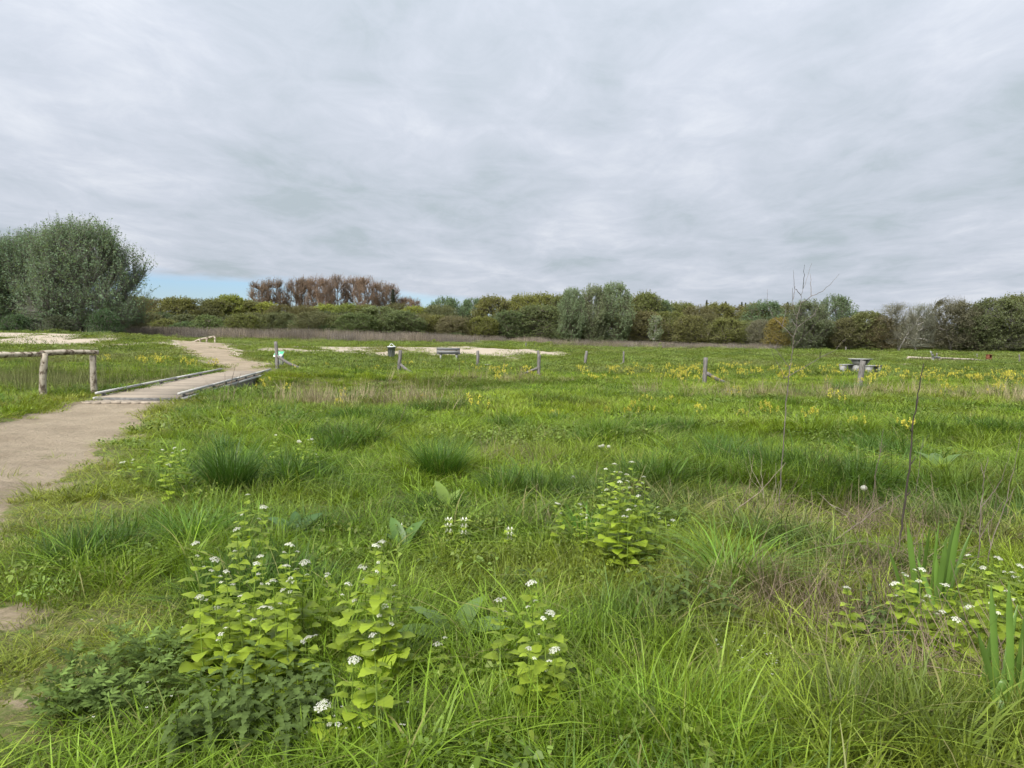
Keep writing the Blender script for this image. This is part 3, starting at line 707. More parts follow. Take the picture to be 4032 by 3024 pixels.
        crown.add(V, np.arange(NL * 4).reshape(-1, 4), np.repeat(np.clip(0.55 * rg.random(NL) + 0.45 * clv[k], 0, 1), 4))
    return trunk, crown
def conifer(seed, H, R):
    rg = np.random.default_rng(seed); trunk = Buf(); crown = Buf()
    V, f_ = tubes(np.array([[0, 0, 0], [0, 0, H * 0.5], [0, 0, H]]), np.array([0.2, 0.12, 0.02]), 6); trunk.add(V, f_)
    N = 2600; z = rg.random(N) ** 0.8; lay = np.floor(z * 11) / 11; r = R * (1.04 - z) * (0.35 + 0.65 * (1 - (z - lay) * 11)) * rg.random(N) ** 0.45; a = rg.random(N) * 2 * math.pi
    p = np.stack([r * np.cos(a), r * np.sin(a), H * (0.12 + 0.88 * z) - r * 0.25], -1)
    dv = np.stack([np.cos(a), np.sin(a), rg.normal(-0.3, 0.25, N)], -1); sd = np.stack([-np.sin(a), np.cos(a), rg.normal(0, .3, N)], -1)
    s_ = (0.25 + 0.3 * rg.random(N))[:, None]
    crown.add(np.stack([p - dv * s_, p + sd * s_ * .45, p + dv * s_, p - sd * s_ * .45], 1).reshape(-1, 3), np.arange(4 * N).reshape(-1, 4), np.repeat(rg.random(N), 4))
    return trunk, crown
PROTO = {}
def proto(key, n, fn):
    PROTO[key] = []
    for i in range(n):
        (tk, cr), H, R, cm = fn(i)
        PROTO[key].append((tk.mesh(key + '_trunk', MTWIG), cr.mesh(key + '_crown', cm, False), H, R))
proto('oak', 3, lambda i: (make_tree(100 + i, 10, 4.6, 0.10, 'dome', 22, 1500, 12, 0.125, 0.4, 0.2, 2, 30, 0.20, 0.018), 10, 4.6, MCROWN))
proto('budding', 3, lambda i: (make_tree(120 + i, 10, 4.6, 0.10, 'dome', 20, 1900, 7, 0.10, 0.5, 0.2, 2, 30, 0.24, 0.02, 0.09, twigcol=True), 10, 4.6, MCROWN))
proto('bush', 3, lambda i: (make_tree(140 + i, 5, 3.2, 0.0, 'bush', 14, 900, 13, 0.09, 0.4, 0.09, 4, 24, 0.22, 0.012), 5, 3.2, MCROWN))
proto('willow', 3, lambda i: (make_tree(160 + i, 10, 4.2, 0.02, 'plume', 24, 1700, 13, 0.085, 0.95, 0.12, 5, 26, 0.15, 0.014, 0.12, lasp=1.5), 10, 4.2, MCROWN))
proto('poplar', 4, lambda i: (make_tree(180 + i, 18, 3.4, 0.27, 'egg', 28, 1350, 6, 0.085, 0.75, 0.24, 1 + i % 2, 26, 0.17, 0.024, 0.1), 18, 3.2, MCROWN))
proto('bare', 2, lambda i: (make_tree(200 + i, 9, 4.5, 0.12, 'dome', 18, 1500, 1, 0.10, 0.55, 0.15, 2, 24, 0.26, 0.017, 0.1, twigcol=True), 9, 4.5, MCROWN))
proto('slim', 2, lambda i: (make_tree(220 + i, 6, 1.1, 0.05, 'egg', 10, 260, 7, 0.10, 1.0, 0.06, 1, 12, 0.3, 0.008, 0.1), 6, 1.1, MCROWN))
proto('conifer', 2, lambda i: (conifer(240 + i, 14, 2.6), 14, 2.6, MCROWN))
proto('great', 2, lambda i: (make_tree(260 + i, 13, 6.5, 0.05, 'dome', 48, 6200, 9, 0.08, 0.85, 0.16, 7, 64, 0.115, 0.013, 0.2, lasp=1.4), 13, 6.5, MCROWN))
TREE_RG = random.Random(11)
GREYBARK, BROWNBARK, PALEBARK = (0.15, 0.14, 0.12), (0.13, 0.115, 0.085), (0.34, 0.32, 0.29)
LM = [(330, 'above the rail fence'), (640, 'above the grassy dune'), (790, 'above the path crest'), (1090, 'above the green panel'), (1330, 'right of the green panel'), (1541, 'above the litter bin'), (1765, 'above the slatted bench'), (2120, 'above the split double post'), (2380, 'above the two short posts'), (2777, 'above the long-braced post'), (3120, 'behind the bare sapling'), (3390, 'above the picnic table'), (3670, 'above the concrete bench'), (3890, 'above the rusty box')]
def tree(kind, u, vtop, y, wpx, colr, look, name='tree', bark=GREYBARK, row='far treeline', var=None, where=None):
    tm, cm, H0, R0 = PROTO[kind][TREE_RG.randrange(len(PROTO[kind])) if var is None else var]
    p = at(u, vtop, y); z0 = gz(p[0], y); h = max(0.25, p[2] - z0); wr = wpx * y / F / 2
    if where is None: where = min(LM, key=lambda q: abs(q[0] - u))[1]
    t_ = thing(name, f'{look} in the {row} {where}'.strip(), 'tree' if kind != 'bush' else 'bush', (p[0], y, z0 - 0.05), TREE_RG.uniform(0, 6.28), group='trees of the ' + row)
    s = (wr / R0, wr / R0, h / H0)
    k = obj('trunk', tm, t_, scl=s); k.color = (*bark, 1)
    j = TREE_RG.uniform(1.4, 1.7)
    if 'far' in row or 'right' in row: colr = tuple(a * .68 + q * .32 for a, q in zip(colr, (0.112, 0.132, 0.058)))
    c_ = obj('crown', cm, t_, scl=s); c_.color = (colr[0] * j * TREE_RG.uniform(.93, 1.07), colr[1] * j, colr[2] * j, 1)
    PENDING.append((t_, u)); return t_
OLIVE, BROWN, YEL, MIDG, DARKG = (0.118, 0.122, 0.038), (0.112, 0.102, 0.055), (0.20, 0.215, 0.038), (0.085, 0.12, 0.048), (0.060, 0.092, 0.045)
GREY, TEAL, POP, PALE, DBARE, ORG, SILV = (0.115, 0.145, 0.09), (0.10, 0.15, 0.085), (0.16, 0.112, 0.082), (0.22, 0.20, 0.175), (0.105, 0.096, 0.078), (0.19, 0.145, 0.035), (0.145, 0.178, 0.11)
# left willow group on the dune's far side
BW = (0.112, 0.165, 0.10)
tree('great', 325, 884, 92, 480, BW, 'great grey-green dome-shaped willow', 'willow_tree', row='left willow group', where='above the rail fence', var=0)
tree('great', 140, 925, 98, 400, BW, 'grey-green willow left of the great dome', 'willow_tree', row='left willow group', where='', var=1)
tree('great', -40, 955, 95, 340, (0.09, 0.135, 0.07), 'dark willow cut by the frame edge', 'willow_tree', row='left willow group', where='', var=0)
tree('bare', 100, 905, 112, 210, (0.20, 0.18, 0.165), 'leafless pale tree rising behind willows', 'bare_tree', row='left willow group', where='', bark=PALEBARK)
tree('bare', 215, 900, 114, 150, (0.20, 0.18, 0.165), 'leafless slender tree rising behind willows', 'bare_tree', row='left willow group', where='', bark=PALEBARK)
tree('bare', 330, 862, 116, 190, (0.20, 0.18, 0.165), 'leafless treetop poking above the great dome', 'bare_tree', row='left willow group', where='', bark=PALEBARK)
tree('bush', 410, 1215, 84, 150, DARKG, 'dark evergreen bush at the willow foot', 'bush', row='left willow group', where='')
tree('bush', 60, 1235, 85, 150, DARKG, 'dark green bush at far left', 'bush', row='left willow group', where='')
tree('bush', 230, 1240, 86, 140, (0.06, 0.075, 0.045), 'drab bush below the great willow', 'bush', row='left willow group', where='')
tree('budding', 500, 1170, 105, 150, (0.10, 0.10, 0.06), 'drab thicket tree right of the great willow', 'tree', row='left willow group', where='')
# poplars
for u, vt, wd, v_ in ((1020, 1098, 100, 0), (1075, 1088, 110, 1), (1165, 1088, 100, 2), (1205, 1080, 90, 3), (1250, 1080, 95, 1), (1285, 1086, 80, 0), (1330, 1072, 95, 2), (1398, 1078, 100, 3), (1440, 1080, 100, 0), (1500, 1100, 85, 1), (1540, 1108, 80, 2), (1600, 1160, 75, 3), (1632, 1170, 70, 0)):
    tree('poplar', u, vt, 205 + (v_ * 3), wd, POP, 'tall reddish-brown budding poplar', 'poplar_tree', (0.19, 0.14, 0.105), row='poplar row beyond the wood', var=v_, where='')
tree('conifer', 1548, 1140, 195, 60, (0.045, 0.05, 0.035), 'dark conifer among the brown poplars', 'conifer_tree', BROWNBARK, row='poplar row beyond the wood', where='')
# back row (165-180 m)
BACK = [('oak', 540, 1165, 130, OLIVE, 'olive oak'), ('budding', 625, 1172, 130, BROWN, 'brown budding oak'), ('oak', 700, 1168, 120, OLIVE, 'olive oak'), ('budding', 775, 1172, 130, BROWN, 'brown budding oak'),
        ('oak', 850, 1175, 110, OLIVE, 'olive oak'), ('oak', 905, 1160, 110, YEL, 'yellow-green maple'), ('oak', 975, 1180, 120, OLIVE, 'olive oak'), ('oak', 1050, 1190, 110, YEL, 'yellow-green maple'),
        ('budding', 1115, 1195, 120, (0.11, 0.10, 0.05), 'drab budding tree'), ('budding', 1200, 1200, 130, BROWN, 'brown budding oak'), ('oak', 1290, 1198, 130, YEL, 'yellow-green maple'), ('oak', 1370, 1195, 110, (0.15, 0.17, 0.035), 'lime-green tree'),
        ('oak', 1440, 1200, 110, OLIVE, 'olive oak'), ('budding', 1570, 1190, 120, BROWN, 'brown budding oak'), ('oak', 1640, 1205, 110, YEL, 'yellow-green maple'), ('willow', 1755, 1168, 130, TEAL, 'bluish-green willow'),
        ('budding', 1735, 1195, 120, BROWN, 'brown budding oak'), ('willow', 1865, 1172, 100, TEAL, 'bluish-green willow'), ('oak', 1940, 1165, 120, OLIVE, 'olive oak'), ('budding', 2010, 1185, 100, BROWN, 'brown budding oak'),
        ('oak', 2060, 1158, 110, (0.15, 0.15, 0.035), 'yellowish-olive oak'), ('oak', 2140, 1155, 120, (0.14, 0.14, 0.035), 'yellowish-olive oak'), ('oak', 2220, 1160, 110, OLIVE, 'olive oak'), ('budding', 2280, 1170, 100, BROWN, 'brown budding oak'),
        ('oak', 2500, 1165, 130, OLIVE, 'olive oak'), ('oak', 2545, 1150, 110, (0.11, 0.12, 0.035), 'dark olive oak'), ('willow', 2610, 1180, 100, TEAL, 'bluish-green willow'), ('oak', 2680, 1190, 130, OLIVE, 'olive oak'),
        ('budding', 2755, 1198, 120, BROWN, 'brown budding oak'), ('oak', 2830, 1192, 130, OLIVE, 'olive oak'), ('budding', 2905, 1200, 130, (0.12, 0.10, 0.045), 'brown budding oak'), ('oak', 2975, 1195, 120, OLIVE, 'olive oak'),
        ('willow', 3010, 1182, 150, TEAL, 'bluish-green willow'), ('budding', 3110, 1190, 110, BROWN, 'brown budding oak')]
for k, u, vt, wd, c_, lk in BACK:
    tree(k, u, vt, TREE_RG.uniform(163, 178), wd * 1.5, c_, lk, {'oak': 'oak_tree', 'budding': 'oak_tree', 'willow': 'willow_tree'}[k], BROWNBARK, row='far back row')
for u, vt in ((2783, 1183), (2858, 1188), (2921, 1190), (2936, 1193), (2782 + 320, 1190)):
    tree('conifer', u, vt, 190, 42, (0.04, 0.035, 0.03), 'dark pointed conifer tip', 'conifer_tree', BROWNBARK, row='far back row')
# front row (125-150 m)
FRONT = [('budding', 570, 1225, 120, (0.10, 0.095, 0.055), 'drab budding tree'), ('bush', 655, 1255, 110, OLIVE, 'olive shrub'), ('bush', 735, 1265, 110, DARKG, 'dark green shrub'), ('bush', 815, 1240, 120, MIDG, 'mid-green shrub'), ('bush', 890, 1262, 110, DARKG, 'dark green shrub'),
         ('oak', 960, 1235, 120, OLIVE, 'olive oak'), ('bush', 1030, 1255, 110, OLIVE, 'olive shrub'), ('budding', 1105, 1225, 140, (0.105, 0.105, 0.06), 'drab budding tree'), ('bush', 1160, 1262, 120, (0.075, 0.11, 0.05), 'mid-green shrub'), ('budding', 1230, 1222, 140, (0.10, 0.10, 0.06), 'drab budding tree'),
         ('bush', 1290, 1275, 110, DARKG, 'dark green shrub'), ('bush', 1330, 1240, 120, (0.10, 0.12, 0.055), 'grey-green shrub'), ('oak', 1405, 1232, 130, MIDG, 'mid-green tree'), ('oak', 1490, 1205, 150, (0.09, 0.12, 0.055), 'broad grey-green tree'), ('oak', 1580, 1222, 140, (0.088, 0.115, 0.055), 'broad grey-green tree'),
         ('budding', 1660, 1230, 110, (0.12, 0.11, 0.055), 'drab budding tree'), ('oak', 1720, 1240, 100, OLIVE, 'olive oak'), ('budding', 1790, 1240, 110, (0.115, 0.10, 0.07), 'brown budding tree'), ('oak', 1800, 1255, 90, OLIVE, 'olive oak'), ('oak', 1900, 1245, 95, (0.15, 0.14, 0.035), 'small yellow-olive oak'), ('bush', 1795, 1308, 80, DARKG, 'dark green shrub'),
         ('oak', 2010, 1222, 130, (0.08, 0.105, 0.05), 'broad grey-green tree'), ('oak', 2130, 1200, 160, (0.078, 0.105, 0.05), 'broad grey-green tree'), ('bush', 2270, 1265, 130, DARKG, 'dark green shrub'), ('budding', 1960, 1268, 90, (0.115, 0.10, 0.07), 'brown budding tree'),
         ('willow', 2255, 1130, 120, SILV, 'silvery upright willow'), ('willow', 2335, 1120, 150, SILV, 'silvery upright willow'), ('willow', 2425, 1108, 160, SILV, 'silvery upright willow'),
         ('oak', 2540, 1225, 130, (0.105, 0.095, 0.05), 'drab brownish oak'), ('slim', 2582, 1232, 44, SILV, 'slim silvery young poplar'), ('slim', 2530, 1250, 52, (0.13, 0.15, 0.09), 'slim grey-green young poplar'), ('oak', 2640, 1225, 120, OLIVE, 'olive oak'),
         ('oak', 2720, 1240, 110, (0.12, 0.105, 0.04), 'olive oak'), ('budding', 2790, 1232, 120, BROWN, 'brown budding oak'), ('oak', 2860, 1250, 110, OLIVE, 'olive oak'), ('oak', 2945, 1262, 110, (0.12, 0.12, 0.045), 'olive oak'), ('budding', 3000, 1255, 90, (0.15, 0.13, 0.11), 'pale budding tree')]
for k, u, vt, wd, c_, lk in FRONT:
    tree(k, u, vt, TREE_RG.uniform(138, 152), wd * (1.1 if k == 'willow' else 1.45), c_, lk, {'oak': 'oak_tree', 'budding': 'oak_tree', 'willow': 'willow_tree', 'bush': 'shrub', 'slim': 'young_poplar'}[k], BROWNBARK if k != 'slim' else PALEBARK, row='far front row')
# right-hand trees (105-120 m)
RIGHT = [('oak', 3070, 1248, 105, ORG, 'small orange-olive oak', BROWNBARK), ('willow', 3190, 1180, 170, GREY, 'grey-green willow', GREYBARK), ('willow', 3290, 1160, 170, (0.11, 0.15, 0.085), 'tall grey-green willow', GREYBARK), ('oak', 3420, 1225, 160, (0.115, 0.112, 0.045), 'olive-brown oak', BROWNBARK),
         ('bare', 3540, 1186, 160, PALE, 'pale pinkish blossoming tree', PALEBARK), ('bare', 3625, 1190, 110, PALE, 'pale white-stemmed tree', PALEBARK), ('bare', 3755, 1166, 210, DBARE, 'dark twiggy leafless tree', GREYBARK), ('budding', 3760, 1180, 190, DBARE, 'dark budding tree', GREYBARK), ('oak', 3930, 1172, 200, (0.08, 0.10, 0.05), 'dark grey-green oak', GREYBARK), ('oak', 4010, 1160, 200, (0.105, 0.115, 0.04), 'dark olive oak', GREYBARK), ('oak', 4130, 1165, 220, (0.09, 0.11, 0.05), 'dark green oak past frame edge', GREYBARK), ('oak', 3340, 1250, 120, (0.10, 0.09, 0.045), 'drab oak', BROWNBARK), ('budding', 3230, 1250, 130, BROWN, 'brown budding oak', BROWNBARK), ('budding', 3480, 1240, 120, (0.12, 0.095, 0.06), 'brown budding oak', BROWNBARK), ('budding', 3620, 1245, 130, (0.13, 0.115, 0.09), 'drab budding oak', BROWNBARK), ('oak', 3850, 1240, 150, (0.07, 0.085, 0.045), 'low dark oak', BROWNBARK)]
for k, u, vt, wd, c_, lk, bk in RIGHT:
    tree(k, u, vt, TREE_RG.uniform(106, 122), wd * 1.2, c_, lk, {'oak': 'oak_tree', 'budding': 'oak_tree', 'willow': 'willow_tree', 'bare': 'bare_tree'}[k], bk, row='right-hand tree row')
# dark shrubs that close the foot of the wood
for i, u in enumerate(range(560, 4150, 88)):
    y = (154 if u < 3040 else 124) + TREE_RG.uniform(-4, 8)
    tree('bush', u + TREE_RG.uniform(-20, 20), TREE_RG.uniform(1235, 1280) + (u - 2000) * 0.0175, y, 190, (0.058 * TREE_RG.uniform(.8, 1.3), 0.068, 0.038), 'low dark undergrowth bush', 'shrub', row='far wood')
# young shrubs and saplings out in the meadow
for u, vb, vt, wd, lk in ((1709, 1362, 1332, 20, 'fresh light-green shrub'), (1725, 1362, 1340, 14, 'small light-green shrub'), (2105, 1372, 1340, 20, 'young light-green sapling'), (2168, 1372, 1340, 12, 'young light-green sapling'), (3200, 1392, 1372, 10, 'young light-green sapling'), (2600, 1376, 1345, 14, 'young light-green sapling')):
    g = G(u, vb); tree('slim', u, vt, g[1], wd, (0.19, 0.22, 0.05), lk, 'young_shrub', PALEBARK, row='scrub edge')
for u, vb, vt, wd, c_, lk in ((2512, 1388, 1374, 40, MIDG, 'round dark green bush'), (2470, 1386, 1380, 34, MIDG, 'low green bush')):
    g = G(u, vb); tree('bush', u, vt, g[1], wd, c_, lk, 'shrub', row='open meadow')
# stakes and thin bare saplings in the scrub band
def stick_plant(name, label, cat, y, polys, r0, colr, base=None, jit=0.0, seed=0, group=None, mat=MTWIG):
    """polys: lists of photo points traced at the plant's own distance; jit spreads the branches in depth"""
    rg = np.random.default_rng(seed); q = Buf(); first = at(*polys[0][0], y) if base is None else base
    dz = {}
    parts = []
    for i, pl in enumerate(polys):
        key = tuple(pl[0]); d0 = dz.get(key, 0.0); slope = 0 if i == 0 else rg.uniform(-jit, jit)
        pts = []
        for k, (u, v) in enumerate(pl):
            d = d0 + slope * k / max(1, len(pl) - 1); dz[(u, v)] = d; pts.append(at(u, v, y + d) - np.array(first))
        pts = np.array(pts)
        # resample smooth
        tt = np.linspace(0, len(pts) - 1, max(6, 4 * len(pts))); pts = np.stack([np.interp(tt, np.arange(len(pts)), pts[:, c]) for c in range(3)], -1)
        pts[1:-1] += rg.normal(0, 0.0025, pts[1:-1].shape)
        rr = (r0 if i == 0 else r0 * 0.6) * np.linspace(1, 0.3, len(pts))
        parts.append((pts, rr))
    t_ = thing(name, label, cat, tuple(first), group=group)
    for i, (pts, rr) in enumerate(parts):
        q = Buf(); V, f_ = tubes(pts, rr, 5); q.add(V, f_, np.repeat(np.clip(rg.normal(0.5, 0.2, len(pts)), 0, 1), 5))
        o_ = obj('stem' if i == 0 else 'branch', q.mesh('stem', mat), t_); o_.color = (*colr, 1)
    return t_

# ------------------------------------------------------------------ grass (instanced clumps, one object per kind of stuff)
def blades(buf, n, rad, h0, h1, w, curve=0.5, seed=0, K=5, lean=0.3, mi=0, core=1.0):
    rg = np.random.default_rng(seed)
    a = rg.random(n) * 2 * math.pi; r = rad * rg.random(n) ** (0.5 * core)
    bx, by = r * np.cos(a), r * np.sin(a)
    da = a + rg.normal(0, 0.9, n); h = h0 + (h1 - h0) * rg.random(n)
    c = curve * (0.3 + 1.0 * rg.random(n)); le = lean * (0.3 + r / rad) * rg.random(n)
    t_ = np.linspace(0, 1, K)
    out = (le[:, None] * t_ + c[:, None] * t_ ** 2) * h[:, None]
    z = h[:, None] * (t_ - 0.42 * np.minimum(c, 1.3)[:, None] * t_ ** 2.2)
    X = bx[:, None] + np.cos(da)[:, None] * out; Y = by[:, None] + np.sin(da)[:, None] * out
    wa = da + math.pi / 2 + rg.normal(0, 0.5, n)
    ww = (w * (0.6 + 0.8 * rg.random(n)))[:, None] * np.sqrt(np.clip(1.02 - t_, 0, 1)) * 0.5 * np.minimum(1, 0.6 + t_ * 2)
    L = np.stack([X - np.cos(wa)[:, None] * ww, Y - np.sin(wa)[:, None] * ww, z], -1)
    Rr = np.stack([X + np.cos(wa)[:, None] * ww, Y + np.sin(wa)[:, None] * ww, z], -1)
    V = np.stack([L, Rr], 2).reshape(-1, 3); idx = np.arange(n * K * 2).reshape(n, K, 2)
    Fq = np.stack([idx[:, :-1, 0], idx[:, :-1, 1], idx[:, 1:, 1], idx[:, 1:, 0]], -1).reshape(-1, 4)
    buf.add(V, Fq, np.repeat(rg.random(n), K * 2), mi); return buf
def leaflets(buf, n, rad, h, size, seed=0):
    rg = np.random.default_rng(seed); a = rg.random(n) * 6.283; r = rad * np.sqrt(rg.random(n))
    p = np.stack([r * np.cos(a), r * np.sin(a), h * (0.3 + 0.7 * rg.random(n))], -1)
    d = rg.normal(0, 1, (n, 3)) * np.array([1, 1, 0.35]); d /= np.linalg.norm(d, axis=1, keepdims=True)
    s = np.cross(d, np.array([0, 0, 1.0]) + rg.normal(0, .3, (n, 3))); s /= np.linalg.norm(s, axis=1, keepdims=True)
    sz = size * (0.6 + 0.8 * rg.random(n))[:, None]
    V = np.stack([p, p + d * sz * .3 + s * sz * .30 + [0, 0, .006], p + d * sz * .7 + s * sz * .27 + [0, 0, .006], p + d * sz, p + d * sz * .7 - s * sz * .27 + [0, 0, .006], p + d * sz * .3 - s * sz * .30 + [0, 0, .006]], 1).reshape(-1, 3)
    buf.add(V, np.arange(n * 6).reshape(-1, 6), np.repeat(rg.random(n), 6)); return buf
def clump_set(key, fns, mat):
    col = bpy.data.collections.new(key)
    for i, f_ in enumerate(fns):
        o_ = bpy.data.objects.new(f'{key}_{i:02d}', f_().mesh(key, mat)); col.objects.link(o_)
    return col
def scatter(name, label, Pn, rot, scl, idx, tint, col):
    me = bpy.data.meshes.new(name + '_points'); N = len(Pn)
    me.vertices.add(N); me.vertices.foreach_set('co', np.asarray(Pn, np.float32).ravel())
    for nm, ty, arr, fld in (('rot', 'FLOAT_VECTOR', rot, 'vector'), ('scl', 'FLOAT_VECTOR', scl, 'vector'), ('idx', 'INT', idx, 'value')):
        a = me.attributes.new(nm, ty, 'POINT'); a.data.foreach_set(fld, np.asarray(arr, np.int32 if ty == 'INT' else np.float32).ravel())
    a = me.attributes.new('tint', 'FLOAT_COLOR', 'POINT'); a.data.foreach_set('color', np.concatenate([tint, np.ones((N, 1))], 1).astype(np.float32).ravel())
    o_ = obj(name, me); tag(o_, label, kind='stuff')
    ng = bpy.data.node_groups.new(name, 'GeometryNodeTree')
    ng.interface.new_socket('Geometry', in_out='INPUT', socket_type='NodeSocketGeometry'); ng.interface.new_socket('Geometry', in_out='OUTPUT', socket_type='NodeSocketGeometry')
    nd, lk = ng.nodes, ng.links
    gi = nd.new('NodeGroupInput'); go = nd.new('NodeGroupOutput'); iop = nd.new('GeometryNodeInstanceOnPoints'); ci = nd.new('GeometryNodeCollectionInfo')
    ci.inputs['Collection'].default_value = col; ci.inputs['Separate Children'].default_value = True; ci.inputs['Reset Children'].default_value = True
    iop.inputs['Pick Instance'].default_value = True
    def na(nm, ty):
        x = nd.new('GeometryNodeInputNamedAttribute'); x.data_type = ty; x.inputs['Name'].default_value = nm; return x.outputs['Attribute']
    e2r = nd.new('FunctionNodeEulerToRotation')
    lk.new(na('rot', 'FLOAT_VECTOR'), e2r.inputs[0]); lk.new(e2r.outputs[0], iop.inputs['Rotation'])
    lk.new(na('scl', 'FLOAT_VECTOR'), iop.inputs['Scale']); lk.new(na('idx', 'INT'), iop.inputs['Instance Index'])
    lk.new(gi.outputs[0], iop.inputs['Points']); lk.new(ci.outputs[0], iop.inputs['Instance']); lk.new(iop.outputs[0], go.inputs[0])
    md = o_.modifiers.new('scatter', 'NODES'); md.node_group = ng
    return o_
GS = clump_set('grass_clump', [
    lambda: blades(Buf(), 90, 0.17, 0.03, 0.08, 0.006, 0.9, 1, 4, 0.9),             # 0-1 short, trodden
    lambda: blades(Buf(), 90, 0.17, 0.03, 0.10, 0.006, 1.1, 2, 4, 1.1),
    lambda: blades(Buf(), 70, 0.15, 0.05, 0.17, 0.0065, 0.6, 3, 5, 0.6),            # 2-4 medium
    lambda: blades(Buf(), 70, 0.15, 0.05, 0.19, 0.006, 0.8, 4, 5, 0.6),
    lambda: blades(Buf(), 64, 0.15, 0.05, 0.19, 0.0075, 1.2, 5, 6, 0.8),
    lambda: blades(Buf(), 64, 0.12, 0.08, 0.27, 0.007, 0.6, 6, 6, 0.45),            # 5-7 tall
    lambda: blades(Buf(), 64, 0.12, 0.08, 0.26, 0.0062, 0.9, 7, 6, 0.5),
    lambda: blades(Buf(), 46, 0.11, 0.10, 0.30, 0.0095, 1.1, 8, 7, 0.5),
    lambda: blades(Buf(), 150, 0.36, 0.04, 0.13, 0.011, 0.6, 9, 4, 0.6),            # 8-9 mid-distance
    lambda: blades(Buf(), 150, 0.36, 0.04, 0.15, 0.011, 0.8, 10, 4, 0.6),
    lambda: blades(Buf(), 240, 0.80, 0.03, 0.10, 0.022, 0.6, 11, 3, 0.5),           # 10-11 far
    lambda: blades(Buf(), 240, 0.80, 0.03, 0.12, 0.022, 0.8, 12, 3, 0.6),
], MG)
rg = np.random.default_rng(77)
FRESH, LUSH, DEEP, YELG, THATCH = np.array([0.21, 0.285, 0.024]), np.array([0.15, 0.235, 0.022]), np.array([0.062, 0.128, 0.02]), np.array([0.23, 0.25, 0.045]), np.array([0.235, 0.20, 0.10])
TALLR = [(region(1900, 2750, 1.6, 0.8), 1.0), (region(2700, 2900, 1.3, 0.6), 1.0), (region(1300, 2450, 0.6, 0.8), 0.8), (region(1500, 2200, 1.6, 0.7), 0.5), (region(2950, 1930, 1.3, 0.4), 0.6), (region(3500, 1990, 1.5, 0.45), 0.8), (region(3950, 2040, 1.2, 0.55), 1.0), (region(3500, 1755, 1.6, 0.8), 0.9), (region(3950, 1790, 1.6, 0.8), 0.9), (region(2500, 1740, 2.5, 1.2), 0.5), (region(880, 1890, 0.9, 0.7), 0.7), (region(1050, 1900, 1.0, 0.8), 0.6), (region(1720, 1880, 0.6, 0.5), 0.6), (region(3400, 2900, 1.0, 0.6), 0.6)]
DRYR = [(region(1400, 1590, 2.4, 1.6), 0.8), (region(3050, 1565, 3.5, 1.2), 0.7), (region(3700, 1560, 3.0, 1.2), 0.6), (region(2000, 1800, 0.8, 0.7), 0.45), (region(3150, 2080, 1.2, 0.8), 0.95), (region(2700, 2020, 1.0, 0.5), 0.55), (region(3150, 2420, 0.6, 0.6), 0.95), (region(3650, 2650, 0.55, 0.35), 0.9), (region(3450, 2300, 0.5, 0.5), 0.8), (region(3850, 2150, 0.6, 0.5), 0.7), (region(1900, 1500, 3, 1.5), 0.6), (region(2050, 2080, 0.7, 0.3), 0.3), (region(3900, 1580, 4, 2), 0.4)]
DARKR = [(region(3500, 1985, 1.6, 0.35), 0.55), (region(3950, 2030, 1.3, 0.35), 0.55), (region(3550, 1750, 2.0, 0.5), 0.55), (region(2800, 1880, 1.5, 0.35), 0.4), (region(900, 1900, 0.8, 0.6), 0.7), (region(2350, 1730, 2, 0.8), 0.5), (region(2200, 1512, 3.0, 1.0), 0.6), (region(1800, 1530, 2.5, 1.0), 0.4), (region(1000, 2100, 0.8, 0.4), 0.4)]
LOWR = [(region(1010, 2900, 0.48, 0.42), 1.0), (region(480, 2760, 0.50, 0.30), 1.0), (region(1010, 2690, 0.40, 0.22), 0.8), (region(3480, 2520, 0.4, 0.3), 0.7), (region(2700, 2440, 0.35, 0.25), 0.6), (region(1810, 2600, 0.25, 0.2), 0.6), (region(3750, 2540, 0.5, 0.35), 0.7), (region(2100, 2850, 0.25, 0.2), 0.6), (region(1480, 2850, 0.35, 0.3), 0.6)]
def field(Rs, x, y):
    s = 0
    for R, wgt in Rs: s = np.maximum(s, wgt * blob(x, y, R))
    return s
def in_bridge(x, y, m=0.05):
    dx, dy = x - b0[0], y - b0[1]; lx = ca * dx + sa_ * dy; ly = -sa_ * dx + ca * dy
    return (np.abs(lx) < bw / 2 + m) & (ly > -0.6) & (ly < blen + 0.1)
ZONES = [(0.8, 6.0, 95), (6.0, 14.0, 48), (14, 32, 16), (32, 70, 4.5), (70, 135, 1.8)]
PP, RR, SS, II, TT = [], [], [], [], []
